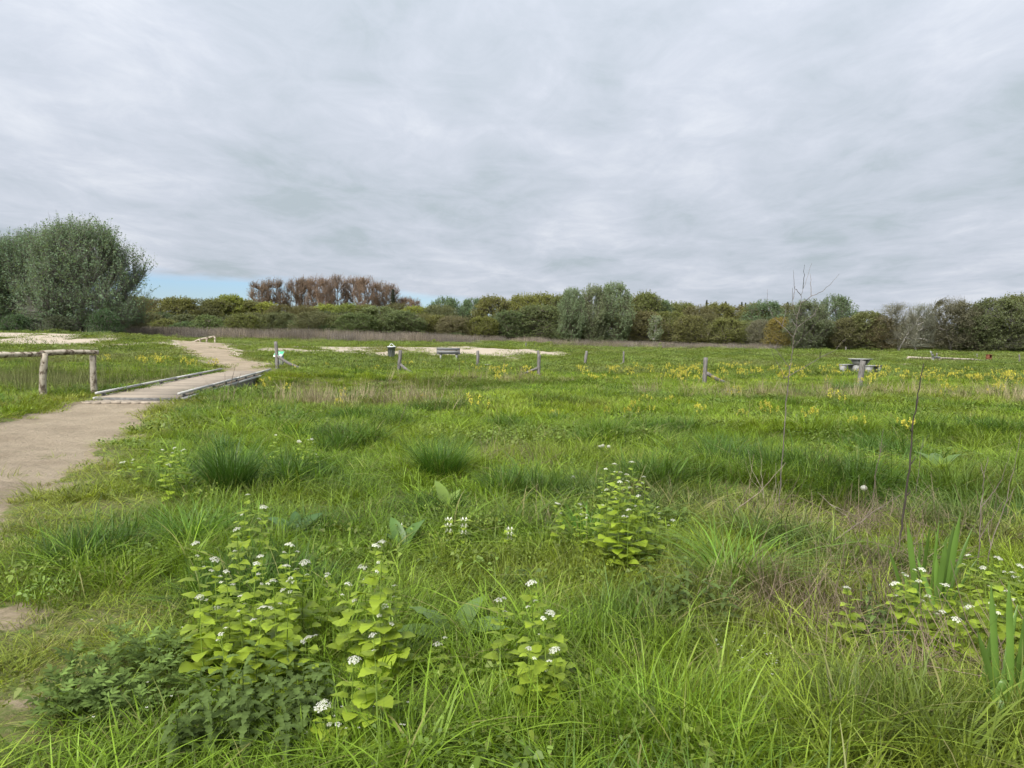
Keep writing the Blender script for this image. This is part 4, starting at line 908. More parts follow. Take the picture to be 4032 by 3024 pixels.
for zi, (y0, y1, dn) in enumerate(ZONES):
    w1 = 0.72 * y1 + 2.5; N = int(dn * (y1 - y0) * 2 * w1)
    y = y0 + (y1 - y0) * rg.random(N); x = (rg.random(N) * 2 - 1) * w1
    k = np.abs(x) < 0.72 * y + 2.5; x, y = x[k], y[k]
    sm, edge, bare = sand_mask(x, y); d = path_d(x, y)
    n1 = fbm(x / 3.1, y / 3.1, 3); n2 = fbm(x / 0.8, y / 0.8, 4); n3 = fbm(x / 9, y / 9, 6)
    trod = np.clip(1 - sst(0.1, 1.5, d + (n2 - .5) * 1.0), 0, 1)
    trod = np.maximum(trod, 0.85 * sst(0.25, 0.7, blob(x, y, region(100, 2650, 0.6, 1.2))))
    keep = rg.random(len(x)) > np.clip(sm * (1.0 if zi < 3 else 1.25) + 0.28 * trod, 0, 0.975 if zi < 3 else 0.992)
    keep &= ~in_bridge(x, y) & (d > -0.75) & (rg.random(len(x)) < 0.45 + 0.9 * n2)
    x, y, n1, n2, n3, trod, d, sm = (q_[keep] for q_ in (x, y, n1, n2, n3, trod, d, sm))
    tall = field(TALLR, x, y); dry = field(DRYR, x, y); dark = field(DARKR, x, y); N = len(x)
    hgt = (0.55 + 0.65 * n2 + 0.35 * (n1 - .5)) * (1 - 0.40 * trod)
    low = field(LOWR, x, y); hgt = hgt * (1 - 0.55 * low)
    pt_ = sst(0.60, 0.72, fbm(x / 0.75, y / 0.75, 101, 2)) * (1 - trod) * (1 - low); dark = np.maximum(dark, 0.75 * pt_); hgt = hgt + 0.28 * pt_ - 0.12 * (1 - pt_)
    hgt = hgt * (0.72 + 0.5 * fbm(x / 0.35, y / 0.35, 117, 2))
    if zi == 0: hgt *= 0.86 + 0.25 * tall
    sel = hgt + 0.55 * tall + rg.normal(0, 0.12, N)
    if zi <= 1:
        ii = np.where(sel < 0.62, rg.integers(0, 2, N), np.where(sel < 1.12, rg.integers(2, 5, N), rg.integers(5, 8, N)))
        fl = rg.random(N); ii = np.where((fl < 0.12), rg.integers(2, 5, N), ii); ii = np.where((fl > 0.96) & (trod < .4), 7, ii)
    elif zi == 2: ii = np.where(sel > 1.35, rg.integers(5, 8, N), rg.integers(8, 10, N))
    else: ii = rg.integers(10, 12, N)
    s0 = (1.0, 1.3, 1.2, 1.15, 1.6)[zi]; sz = (1.0, 1.05, 1.0, 1.0, 1.1)[zi]
    sxy = s0 * (0.75 + 0.5 * rg.random(N)) * (1.5 if zi == 2 and False else 1)
    szz = sz * (0.55 + 0.75 * hgt) * (0.85 + 0.3 * rg.random(N)) * (1 + 0.35 * tall)
    szz = np.where(ii < 2, np.maximum(szz, 0.6), szz)
    a = np.clip(n1 * 2.2 - 0.6, 0, 1)[:, None]
    col = FRESH * a + LUSH * (1 - a)
    col = col + (DEEP - col) * np.clip(1.25 * dark + 1.6 * (n3 - 0.56), 0, 0.9)[:, None]
    yl = np.clip(0.75 * trod + 1.5 * (fbm(x / 1.7, y / 1.7, 15) - 0.55), 0, 0.8)[:, None]
    col = col + (YELG - col) * yl
    th_ = np.clip(0.5 * dry * (0.4 + n2) + (rg.random(N) < 0.03 + 0.15 * dry + 0.15 * trod) * 0.5, 0, 0.85)[:, None]
    col = col + (THATCH - col) * th_
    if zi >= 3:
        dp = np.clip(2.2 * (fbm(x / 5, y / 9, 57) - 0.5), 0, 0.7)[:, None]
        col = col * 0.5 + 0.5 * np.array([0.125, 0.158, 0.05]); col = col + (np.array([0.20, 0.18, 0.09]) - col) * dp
    if zi == 2: col = col * 0.92
    col = col * (0.86 + 0.42 * rg.random(N))[:, None]
    PP.append(np.stack([x, y, ground_h(x, y) - 0.01], -1)); RR.append(np.stack([rg.normal(0, .12, N), rg.normal(0, .12, N), rg.random(N) * 6.283], -1))
    SS.append(np.stack([sxy, sxy, szz], -1)); II.append(ii); TT.append(col)
scatter('grass', 'green meadow grass covering the field', np.concatenate(PP), np.concatenate(RR), np.concatenate(SS), np.concatenate(II), np.concatenate(TT), GS)

# low broad-leaved herbs (clover, cleavers, ground ivy) among the grass
HS = clump_set('herb_clump', [lambda: leaflets(Buf(), 60, 0.14, 0.05, 0.022, 1), lambda: leaflets(Buf(), 50, 0.13, 0.08, 0.028, 2), lambda: leaflets(Buf(), 80, 0.14, 0.11, 0.02, 3), lambda: leaflets(Buf(), 110, 0.35, 0.10, 0.045, 4)], MHERB)
N = 3200; y = 1.5 + 30 * rg.random(N) ** 1.5; x = (rg.random(N) * 2 - 1) * (0.72 * y + 2)
n1 = fbm(x / 1.3, y / 1.3, 91); sm, edge, bare = sand_mask(x, y)
k = (n1 > 0.56) & (sm < 0.5) & ~in_bridge(x, y) & (path_d(x, y) > 0.25); x, y, n1 = x[k], y[k], n1[k]; N = len(x)
ii = np.where(y > 10, 3, rg.integers(0, 3, N)); s_ = np.where(y > 10, 0.9, 1.0) * (0.7 + 0.6 * rg.random(N))
cl_ = np.array([0.12, 0.185, 0.035]) * (0.7 + 0.6 * rg.random((N, 1))) * np.array([1, 1, 1]) + rg.random((N, 1)) * np.array([0.05, 0.03, 0])
scatter('low_herbs', 'low broad-leaved herbs among the grass', np.stack([x, y, ground_h(x, y) + 0.02], -1), np.stack([0 * x, 0 * x, rg.random(N) * 6.28], -1), np.stack([s_, s_, s_ * (0.8 + n1)], -1), ii, cl_, HS)

# dry stalks in the weedy patches
DS = clump_set('dry_clump', [lambda: blades(Buf(), 16, 0.10, 0.12, 0.40, 0.003, 0.35, 31, 4, 0.6), lambda: blades(Buf(), 14, 0.12, 0.15, 0.55, 0.003, 0.25, 32, 4, 0.5), lambda: blades(Buf(), 22, 0.12, 0.03, 0.14, 0.004, 1.3, 33, 4, 1.5), lambda: blades(Buf(), 26, 0.3, 0.3, 0.75, 0.007, 0.2, 34, 4, 0.3)], MDRY)
N = 60000; y = 1.5 + 36 * rg.random(N); x = (rg.random(N) * 2 - 1) * (0.72 * y + 2)
dry = field(DRYR, x, y); sm, _, _ = sand_mask(x, y); n2 = fbm(x / 0.6, y / 0.6, 19)
k = (rg.random(N) < np.clip(dry - 0.12, 0, 1) * np.where(y > 14, 0.28, 0.36) * sst(0.4, 0.62, n2)) & (path_d(x, y) > 0.2) & ~in_bridge(x, y); x, y = x[k], y[k]; N = len(x)
ii = np.where(y > 14, 3, rg.integers(0, 3, N)); s_ = 0.7 + 0.5 * rg.random(N)
cl_ = np.array([0.30, 0.25, 0.155]) * (0.5 + 0.8 * rg.random((N, 1)))
scatter('dry_stalks', 'dry straw stalks in weedy patches', np.stack([x, y, ground_h(x, y)], -1), np.stack([rg.normal(0, .2, N), rg.normal(0, .2, N), rg.random(N) * 6.28], -1), np.stack([s_, s_, s_ * 0.85], -1), ii, cl_, DS)
def tangle(seed, n=34):
    rg = np.random.default_rng(seed); P0 = np.stack([rg.normal(0, .16, n), rg.normal(0, .16, n), 0.02 + .04 * rg.random(n)], -1)
    a = rg.random(n) * 6.28; el = np.where(rg.random(n) < .45, .2 + .3 * rg.random(n), .9 + .6 * rg.random(n)); L = .12 + .34 * rg.random(n)
    e = P0 + np.stack([np.cos(a) * np.cos(el) * L, np.sin(a) * np.cos(el) * L, np.sin(el) * L], -1); m_ = (P0 + e) / 2 + rg.normal(0, .02, (n, 3)); q = Buf()
    V, f_ = tubes(np.stack([P0, m_, e], 1), np.array([.0024, .002, .0011])[None].repeat(n, 0), 4); q.add(V, f_, np.repeat(rg.random(n), 12)); return q
TG = clump_set('tangle_clump', [lambda: tangle(1), lambda: tangle(2), lambda: tangle(3)], MDRY)
TGR = [(region(3150, 2080, 1.0, 0.8), 1), (region(3180, 2400, 0.5, 0.5), 1), (region(3650, 2640, 0.4, 0.3), 1), (region(3450, 2250, 0.6, 0.6), .8), (region(3850, 2130, .6, .5), .8), (region(2050, 1850, .7, .5), .5), (region(1400, 1620, 1.6, 1.2), .4)]
N = 16000; y = 2.5 + 16 * rg.random(N); x = (rg.random(N) * 2 - 1) * (0.72 * y + 1); k = rg.random(N) < 0.085 * np.clip(field(TGR, x, y) - .2, 0, 1); x, y = x[k], y[k]; N = len(x); s_ = .7 + .6 * rg.random(N)
scatter('dead_stem_litter', 'tangle of broken brown stems in the weedy patches', np.stack([x, y, ground_h(x, y)], -1), np.stack([rg.normal(0, .1, N), rg.normal(0, .1, N), rg.random(N) * 6.28], -1), np.stack([s_, s_, s_], -1), rg.integers(0, 3, N), np.array([0.22, 0.175, 0.12]) * (0.4 + 0.9 * rg.random((N, 1))), TG)
# tall thin grass and weeds behind the rail fence
x = -26 + 16 * rg.random(900); y = 18.5 + 9 * rg.random(900); k = (path_d(x, y) > 0.8) & ~in_bridge(x, y, 0.6); x, y = x[k], y[k]; N = len(x); s_ = 0.7 + 0.4 * rg.random(N)
scatter('tall_thin_grass', 'tall thin grass behind the rail fence', np.stack([x, y, ground_h(x, y)], -1), np.stack([rg.normal(0, .08, N), rg.normal(0, .08, N), rg.random(N) * 6.28], -1), np.stack([s_, s_, s_], -1), np.full(N, 3), np.array([0.16, 0.17, 0.07]) * (0.6 + 0.7 * rg.random((N, 1))), DS)
# brown scrub band before the wood
def stalks(n, seed):
    rg = np.random.default_rng(seed); P0 = np.stack([rg.normal(0, .9, n), rg.normal(0, .9, n), np.zeros(n)], -1)
    h = 0.6 + 0.9 * rg.random(n); tp_ = P0 + np.stack([rg.normal(0, .16, n), rg.normal(0, .16, n), h], -1)
    m_ = (P0 + tp_) / 2 + rg.normal(0, .05, (n, 3)); q = Buf(); V, f_ = tubes(np.stack([P0, m_, tp_], 1), np.array([.014, .012, .006])[None].repeat(n, 0), 3)
    q.add(V, f_, np.repeat(rg.random(n), 9)); return q
SCR = clump_set('scrub_clump', [lambda: stalks(90, 1), lambda: stalks(120, 2)], MDRY)
u_ = 480 + 2600 * rg.random(1500) ** 1.4; N = len(u_)
yb_ = 96 + 38 * rg.random(N); x = (u_ - CX) / F * yb_
k = (fbm(x / 12, yb_ / 12, 71) > 0.42 + 0.10 * sst(-10, 30, x)); x, yb_ = x[k], yb_[k]; N = len(x)
s_ = (0.4 + 0.65 * rg.random(N)) * (1.15 - 0.5 * sst(-25, 15, x)); tn_ = rg.random((N, 1))
cl_ = (np.array([0.24, 0.21, 0.18]) * (1 - tn_) + np.array([0.34, 0.28, 0.20]) * tn_ ** 2) * (0.7 + 0.5 * rg.random((N, 1)))
scatter('brown_scrub', 'leafless purple-brown scrub before the far wood', np.stack([x, yb_, ground_h(x, yb_)], -1), np.stack([0 * x, 0 * x, rg.random(N) * 6.28], -1), np.stack([s_, s_, s_], -1), rg.integers(0, 2, N), cl_, SCR)

# ------------------------------------------------------------------ grass tussocks that stand out singly
def tussock(u, vb, wpx, hpx, colr, label, n=260, bw_=0.005, curve=0.6, lean=0.5, seed=0, K=6):
    g = G(u, vb); r = wpx * g[1] / F / 2; h = hpx * g[1] / F
    q = Buf(); blades(q, n, r * 0.45, h * 0.55, h * 1.25, bw_, curve, seed, K, lean)
    o_ = obj('grass_tussock', q.mesh('grass_tussock', MTUFT), None, (g[0], g[1] + r * 0.3, g[2] - 0.02)); o_.color = (colr[0] * 1.15, colr[1] * 1.18, colr[2] * .85, 1)
    tag(o_, label, 'grass tussock', 'grass tussocks'); return o_
tussock(890, 1960, 300, 230, (0.05, 0.105, 0.02), 'large dark green grass tussock near the path, behind yellow-green mustard', 900, 0.006, 0.5, 0.35, seed=1)
tussock(870, 1790, 110, 90, (0.05, 0.115, 0.022), 'small dark tussock behind the large path-side tussock', 160, 0.008, 0.4, seed=11)
tussock(1730, 1905, 280, 190, (0.06, 0.125, 0.02), 'fine-bladed domed green tussock in the middle of the meadow', 1100, 0.005, 0.5, 0.4, seed=2)
tussock(730, 2160, 380, 190, (0.095, 0.185, 0.026), 'broad lush tussock beside the path, left of the white flowers', 420, 0.006, 0.9, 0.8, seed=3)
tussock(2905, 2330, 420, 330, (0.115, 0.20, 0.03), 'tall arching broad-bladed tussock before the bare sapling', 170, 0.011, 1.1, 0.6, seed=4, K=9)
tussock(2150, 1985, 280, 110, (0.065, 0.105, 0.035), 'messy dark tussock with dry litter in mid meadow', 260, 0.005, 1.2, 1.0, seed=5)
tussock(2310, 2150, 210, 150, (0.075, 0.17, 0.03), 'stiff blue-green tussock left of tall mustard', 120, 0.009, 0.35, 0.5, seed=6)
tussock(3345, 1545, 190, 55, (0.06, 0.13, 0.03), 'dark tussock at the foot of the knotty post', 300, 0.014, 0.8, 0.9, seed=7, K=4)
tussock(2680, 3040, 620, 330, (0.135, 0.235, 0.025), 'bright fine tussock at the bottom edge of the picture', 700, 0.0042, 0.7, 0.7, seed=8)
tussock(2200, 1985 - 320, 150, 60, (0.07, 0.14, 0.03), 'small round tussock in open grass beyond messy tussock', 200, 0.01, 0.8, 0.9, seed=9, K=4)
tussock(730, 1640, 260, 45, (0.065, 0.135, 0.028), 'flat dark tussock near the footbridge corner', 300, 0.01, 0.9, 0.9, seed=10, K=4)
tussock(2870, 1790, 260, 90, (0.06, 0.125, 0.032), 'dark bluish tussock in the bank left of thin stalks', 300, 0.008, 0.9, 0.8, seed=12, K=5)
tussock(3400, 2010, 380, 150, (0.07, 0.135, 0.032), 'long overhanging tussock on the near bank edge', 380, 0.008, 1.1, 0.8, seed=13)
tussock(3720, 2060, 360, 140, (0.075, 0.145, 0.032), 'overhanging bank tussock right of the dark dead stem', 360, 0.008, 1.1, 0.8, seed=14)
tussock(3480, 1770, 320, 90, (0.055, 0.115, 0.034), 'dark drooping tussock on the far bank', 320, 0.009, 1.1, 0.8, seed=15)

# ------------------------------------------------------------------ leaves, flowers and other plants
def leaf_mesh(name, mat, prof, tooth=0.0, fold=0.25, droop=0.35, wave=0.0, L=1.0, seed=0, petiole=0.25):
    """prof: half-width at rows 0..n along the leaf, unit length; lies along +Y, tip at y=1"""
    rg = np.random.default_rng(seed); n = len(prof); V = []; ysx = np.linspace(0, 1, n)
    for i, (y_, w_) in enumerate(zip(ysx, prof)):
        w2 = w_ * (1 + (tooth if i % 2 else -tooth)); z = -droop * y_ ** 2
        V += [(-w2, y_ - (0.03 if i % 2 else 0), z + fold * w2 + rg.normal(0, wave)), (0, y_, z), (w2, y_ - (0.03 if i % 2 else 0), z + fold * w2 + rg.normal(0, wave))]
    idx = np.arange(3 * n).reshape(n, 3); fq = np.concatenate([np.stack([idx[:-1, k], idx[:-1, k + 1], idx[1:, k + 1], idx[1:, k]], -1) for k in (0, 1)])
    V = np.array(V); V[:, 1] = V[:, 1] + petiole
    q = Buf(); q.add(V, fq, np.repeat(0.35 + 0.4 * rg.random(n), 3))
    if petiole > 0:
        Vp, fp = tubes(np.array([[0, 0, 0], [0, petiole * .5, 0.03], [0, petiole + 0.02, 0]]), np.array([.018, .015, .012]), 3); q.add(Vp, fp, 0.6)
    return q.mesh(name, mat)
heart = [0.27, 0.45, 0.52, 0.54, 0.52, 0.48, 0.41, 0.31, 0.19, 0.03]
tri = [0.24, 0.40, 0.45, 0.45, 0.41, 0.36, 0.28, 0.20, 0.11, 0.02]
MLEAF = [leaf_mesh('mustard_leaf', MMUST, heart, 0.06, 0.12, 0.25, 0.022, seed=1), leaf_mesh('mustard_leaf', MMUST, heart, 0.07, 0.05, 0.45, 0.025, seed=2), leaf_mesh('mustard_leaf', MMUST, tri, 0.10, 0.15, 0.35, 0.02, seed=3), leaf_mesh('mustard_leaf', MMUST, tri, 0.10, 0.1, 0.55, 0.022, seed=4)]
def flower_head(seed, nf=13, mat=MWHITE):
    rg = np.random.default_rng(seed); q = Buf()
    for i in range(nf):
        a = i * 2.4; r = 0.0055 * math.sqrt(i); c = np.array([r * math.cos(a), r * math.sin(a), 0.012 - r * 0.45])
        n_ = np.array([math.cos(a) * r * 45, math.sin(a) * r * 45, 1.0]); n_ /= np.linalg.norm(n_)
        ax = np.cross(n_, [0.3, 1, 0.1]); ax /= np.linalg.norm(ax); ay = np.cross(n_, ax); s = 0.0058
        for k in range(4):
            t_ = k * math.pi / 2 + rg.random() * .3; d = ax * math.cos(t_) + ay * math.sin(t_); e = -ax * math.sin(t_) + ay * math.cos(t_)
            q.add(np.array([c, c + d * s * .7 + e * s * .42 + n_ * .001, c + d * s * 1.15 + n_ * .0015, c + d * s * .7 - e * s * .42 + n_ * .001]), np.array([[0, 1, 2, 3]]), rg.random())
    for i in range(5):   # pale buds below
        a = i * 1.3; p0 = np.array([0.006 * math.cos(a), 0.006 * math.sin(a), -0.012]); p1 = p0 + np.array([0.009 * math.cos(a), 0.009 * math.sin(a), 0.010])
        V, f_ = tubes(np.array([p0, (p0 + p1) / 2, p1]), np.array([.001, .0026, .001]), 4); q.add(V, f_, 0.4, 1)
    return q.mesh('flower_head', [mat, MMSTEM])
FHEAD = [flower_head(1, 15), flower_head(2, 11), flower_head(3, 9), flower_head(4, 18)]
def mustard(ub, vb, ut, vt, label, group, nleaf=None, seed=0):
    rg = random.Random(seed * 7 + int(ub)); g = G(ub, vb); top = at(ut, vt, g[1] + rg.uniform(-.03, .03)) - g
    h = max(0.15, top[2]); t_ = thing('garlic_mustard', label, 'plant', tuple(g), group=group)
    tt = np.linspace(0, 1, 7); bend = np.array([rg.uniform(-.04, .04), rg.uniform(-.04, .04), 0]) * h
    pts = np.outer(tt, top) + np.outer(np.sin(tt * math.pi), bend); pts[:, 2] = tt * h
    q = Buf(); V, f_ = tubes(pts, np.linspace(0.0036, 0.0016, 7), 5); q.add(V, f_, 0.5); obj('stem', q.mesh('stem', MMSTEM), t_)
    n = nleaf or max(7, int(8 + h * 22)); az = rg.uniform(0, 6.28)
    for i in range(n):
        f = 0.10 + 0.86 * (i + rg.uniform(0, .4)) / n; p = [float(np.interp(f, tt, pts[:, c])) for c in range(3)]
        az += 2.4 + rg.uniform(-.5, .5)
        size = (0.070 * (1 - f) ** 0.6 + 0.024) * rg.uniform(0.8, 1.25) * min(1.0, 0.6 + h)
        m_ = MLEAF[rg.randrange(2)] if f < 0.5 else MLEAF[2 + rg.randrange(2)]
        obj('leaf', m_, t_, p, (rg.uniform(-.05, .45) + 0.35 * f, rg.uniform(-.25, .25), az), (size * rg.uniform(.9, 1.1), size, size))
    fs = rg.uniform(0.75, 1.15)
    obj('flower_head', FHEAD[rg.randrange(4)], t_, tuple(pts[-1]), (rg.uniform(-.3, .3), rg.uniform(-.3, .3), rg.uniform(0, 6)), (fs, fs, fs))
    for k in range(rg.randrange(1, 3)):     # side shoots with small heads
        f = rg.uniform(0.72, 0.93); p = np.array([float(np.interp(f, tt, pts[:, c])) for c in range(3)]); a = rg.uniform(0, 6.28); e = p + np.array([math.cos(a), math.sin(a), 1.1]) * rg.uniform(.02, .04)
        q = Buf(); V, f_ = tubes(np.array([p, (p + e) / 2 + [0, 0, .002], e]), np.array([.0013, .0012, .001]), 4); q.add(V, f_); sh_ = obj('side_shoot', q.mesh('side_shoot', MMSTEM), t_)
        s2 = fs * rg.uniform(.55, .8); obj('flower_head', FHEAD[1 + rg.randrange(2)], sh_, tuple(e), (rg.uniform(-.4, .4), rg.uniform(-.4, .4), 0), (s2, s2, s2))
    PENDING.append((t_, ub)); return t_
CL = [('garlic mustard with white flowers in the large left foreground clump', 'mustard, left foreground clump', [(770, 2640, 770, 2140), (850, 2660, 845, 2205), (905, 2690, 890, 2255), (945, 2560, 932, 2086), (1010, 2700, 1010, 2222), (1040, 2650, 1025, 2192), (1080, 2720, 1075, 2290), (1120, 2640, 1125, 2232), (1150, 2610, 1140, 2148), (1205, 2600, 1200, 2215), (960, 2730, 950, 2352), (810, 2730, 785, 2350), (1215, 2770, 1215, 2512), (900, 2760, 870, 2500), (1030, 2780, 1035, 2395), (1140, 2760, 1145, 2280), (870, 2640, 850, 2400)]),
      ('garlic mustard just behind the left foreground clump', 'mustard, left foreground clump', [(1030, 2330, 1038, 1998), (970, 2340, 975, 1950), (1290, 2580, 1290, 2262)]),
      ('garlic mustard in the central foreground stand', 'mustard, central stand', [(1478, 2700, 1480, 2150), (1500, 2715, 1505, 2135), (1440, 2690, 1432, 2232), (1555, 2710, 1553, 2310), (1370, 2690, 1370, 2303), (1525, 2740, 1515, 2390)]),
      ('tall pale garlic mustard at the bottom edge, left of centre', 'mustard, bottom edge', [(1470, 2990, 1468, 2505), (1405, 2990, 1395, 2598), (1340, 3030, 1330, 2870), (1290, 3010, 1276, 2778)]),
      ('garlic mustard in the slim stand right of the dock leaves', 'mustard, slim stand', [(2085, 2790, 2092, 2298), (2005, 2720, 1963, 2368), (2150, 2830, 2138, 2438), (2178, 2800, 2168, 2415), (2095, 2900, 2082, 2556), (2195, 2880, 2185, 2560), (2130, 2890, 2140, 2640)]),
      ('small flowerless garlic mustard beside the brown dock leaves', 'mustard, slim stand', [(1720, 2690, 1722, 2540)]),
      ('garlic mustard in the tall stand before the dry stalks', 'mustard, right-of-centre stand', [(2390, 2230, 2385, 1848), (2425, 2250, 2420, 1830), (2450, 2270, 2443, 1862), (2475, 2260, 2468, 1872), (2495, 2240, 2488, 1822), (2440, 2280, 2440, 1898), (2520, 2270, 2513, 1955), (2545, 2240, 2535, 1880), (2400, 2270, 2388, 1930), (2580, 2230, 2590, 2000), (2470, 2300, 2475, 2010), (2640, 2230, 2650, 2050)]),
      ('single garlic mustard left of the tall stand', 'mustard, right-of-centre stand', [(2200, 2170, 2196, 1985), (2288, 2200, 2284, 1988), (2318, 2210, 2312, 2030)]),
      ('lone slender garlic mustard among the right-hand dry weeds', 'mustard, right-hand side', [(3340, 2580, 3334, 2316)]),
      ('garlic mustard growing round the sword-leaved plant at right edge', 'mustard, right-hand side', [(3555, 2540, 3568, 2270), (3615, 2550, 3630, 2245), (3725, 2500, 3726, 2306), (3800, 2520, 3812, 2188), (3860, 2570, 3870, 2236), (3995, 2500, 3998, 2270), (3705, 2630, 3712, 2412), (3812, 2620, 3815, 2392), (3530, 2570, 3522, 2300), (3925, 2540, 3930, 2200), (3660, 2600, 3655, 2350), (3770, 2640, 3765, 2440), (3900, 2620, 3905, 2380), (3960, 2600, 3965, 2330), (4010, 2560, 4015, 2230)]),
      ('yellow-green garlic mustard near the path beside the large dark tussock', 'mustard, by the path', [(700, 1965, 688, 1765), (662, 1955, 640, 1772), (742, 1955, 725, 1772), (545, 1905, 525, 1812), (485, 1900, 478, 1822), (680, 1975, 665, 1830)]),
      ('garlic mustard among dandelions behind the large tussock', 'mustard, behind the tussock', [(1085, 1860, 1086, 1714), (1220, 1870, 1228, 1730), (1195, 1870, 1183, 1742), (1240, 1860, 1245, 1790)])]
for lab, grp, lst in CL:
    for i, (a, b_, c_, d_) in enumerate(lst): mustard(a, b_, c_, d_, lab, grp, seed=i)

# nettles
NETL = [leaf_mesh('nettle_leaf', MNET, [0.10, 0.22, 0.21, 0.25, 0.20, 0.21, 0.14, 0.13, 0.06, 0.02], 0.22, 0.35, 0.45, 0.01, seed=5, petiole=0.15), leaf_mesh('nettle_leaf', MNET, [0.09, 0.20, 0.19, 0.22, 0.18, 0.18, 0.12, 0.11, 0.05, 0.02], 0.22, 0.3, 0.6, 0.012, seed=6, petiole=0.15)]
def nettle(u, vb, h, label, seed, group='nettles'):
    rg = random.Random(seed); g = G(u, vb); t_ = thing('nettle', label, 'plant', tuple(g), rg.uniform(0, 6), group)
    lean = np.array([rg.uniform(-.12, .12), rg.uniform(-.12, .12), 1.0]) * h
    q = Buf(); V, f_ = tubes(np.array([[0, 0, 0], lean * .5 + [0.01, 0, 0], lean]), np.array([.003, .0026, .0016]), 5); q.add(V, f_); o_ = obj('stem', q.mesh('stem', MNET), t_)
    n = 8
    for i in range(n):
        f = 0.25 + 0.75 * i / (n - 1); az = i * 1.5708 + rg.uniform(-.2, .2)
        for s in (0, math.pi):
            sz = (0.098 - 0.045 * f) * rg.uniform(.85, 1.2)
            obj('leaf', NETL[rg.randrange(2)], t_, tuple(lean * f), (rg.uniform(-.1, .3) + .3 * (f > .9), rg.uniform(-.15, .15), az + s), (sz, sz, sz))
    PENDING.append((t_, u)); return t_
rg2 = random.Random(5)
for i, (u, v) in enumerate(((800, 2890), (870, 2840), (940, 2900), (1000, 2820), (1060, 2880), (1120, 2800), (1180, 2860), (1230, 2960), (900, 2980), (980, 3000), (1070, 2990), (1150, 2960), (760, 2970), (1230, 2820), (1290, 2880), (830, 3010), (1120, 3040), (700, 3020), (1010, 2930), (1190, 2910))):
    nettle(u, v, rg2.uniform(.18, .28), 'dark stinging nettle in the patch below the left mustard clump', 100 + i)
for i, (u, v) in enumerate(((2560, 2400), (2610, 2430), (2700, 2400), (2780, 2450), (2660, 2480), (2860, 2480))):
    nettle(u, v, rg2.uniform(.22, .32), 'dark nettle left of the arching tussock', 200 + i, 'nettles by the tussock')
for i, (u, v) in enumerate(((3400, 2560), (3450, 2590), (3480, 2520), (3520, 2600), (3600, 2480), (3420, 2480))):
    nettle(u, v, rg2.uniform(.16, .24), 'nettle among the right-hand dry weeds', 300 + i, 'nettles on the right')
# mugwort shoots with lobed leaves
def lobed(seed):
    rg = np.random.default_rng(seed); q = Buf()
    def lobe(o_, a, L, w_):
        d = np.array([math.sin(a), math.cos(a), -0.15]); s = np.array([math.cos(a), -math.sin(a), 0]); o_ = np.array(o_)
        q.add(np.array([o_ - s * w_ * .4, o_ + d * L * .55 - s * w_ + [0, 0, .03], o_ + d * L + [0, 0, -.05], o_ + d * L * .55 + s * w_ + [0, 0, .03], o_ + s * w_ * .4]), np.array([[0, 1, 2, 3, 4]]), rg.random())
    for y_, L in ((0.22, .34), (0.42, .42), (0.62, .36)):
        for s in (-1, 1): lobe((0, y_, 0.04 - .2 * y_ * y_), s * 0.95, L, .07)
    lobe((0, .68, -.05), 0, .38, .10); lobe((0, .1, 0.02), 0, .62, .045)
    return q.mesh('lobed_leaf', MMUG, False)
LOB = [lobed(1), lobed(2)]
def mugwort(u, vb, h, label, seed):
    rg = random.Random(seed); g = G(u, vb); t_ = thing('mugwort', label, 'plant', tuple(g), rg.uniform(0, 6), 'mugwort plants')
    q = Buf(); V, f_ = tubes(np.array([[0, 0, 0], [0.01, 0, h * .5], [0.015, 0.01, h]]), np.array([.003, .0026, .0016]), 5); q.add(V, f_); obj('stem', q.mesh('stem', MMUG), t_)
    for i in range(13):
        f = 0.15 + 0.85 * i / 12; az = i * 2.4 + rg.uniform(-.3, .3); sz = (0.135 - 0.05 * f) * rg.uniform(.85, 1.2)
        obj('leaf', LOB[i % 2], t_, (0, 0, h * f), (rg.uniform(0.0, .5) + .4 * f, rg.uniform(-.2, .2), az), (sz, sz, sz))
    PENDING.append((t_, u))
for i, (u, v) in enumerate(((230, 2800), (300, 2750), (370, 2820), (430, 2720), (500, 2800), (560, 2690), (620, 2770), (690, 2700), (480, 2640), (660, 2620), (330, 2850), (740, 2790), (560, 2850), (410, 2880), (250, 2860))):
    mugwort(u, v, rg2.uniform(.10, .19), 'bluish-green lobed mugwort in the low patch by the path', 400 + i)
for i, (u, v) in enumerate(((2620, 2090), (2680, 2080), (2560, 2095))):
    mugwort(u, v, rg2.uniform(.13, .2), 'small mugwort right of the tall mustard stand', 450 + i)
# docks
ov = [0.08, 0.15, 0.18, 0.19, 0.19, 0.18, 0.16, 0.13, 0.08, 0.02]
DLEAF = [leaf_mesh('dock_leaf', MDOCK, ov, 0.02, 0.35, 0.35, 0.012, seed=7, petiole=.2), leaf_mesh('dock_leaf', MDOCK, ov, 0.02, 0.15, 0.7, 0.02, seed=8, petiole=.15)]
def dock(u, vb, L, leaves, label, seed):
    rg = random.Random(seed); g = G(u, vb); t_ = thing('dock_plant', label, 'plant', tuple(g), 0, 'dock plants')
    for i, (az, tilt, s, colr) in enumerate(leaves):
        o_ = obj('leaf', DLEAF[rg.randrange(2)], t_, (0, 0, 0.01), (tilt, rg.uniform(-.25, .25), az), (L * s * 1.1, L * s, L * s)); o_.color = (*colr, 1)
GD, PD, BD = (0.115, 0.185, 0.045), (0.13, 0.10, 0.085), (0.16, 0.11, 0.06)
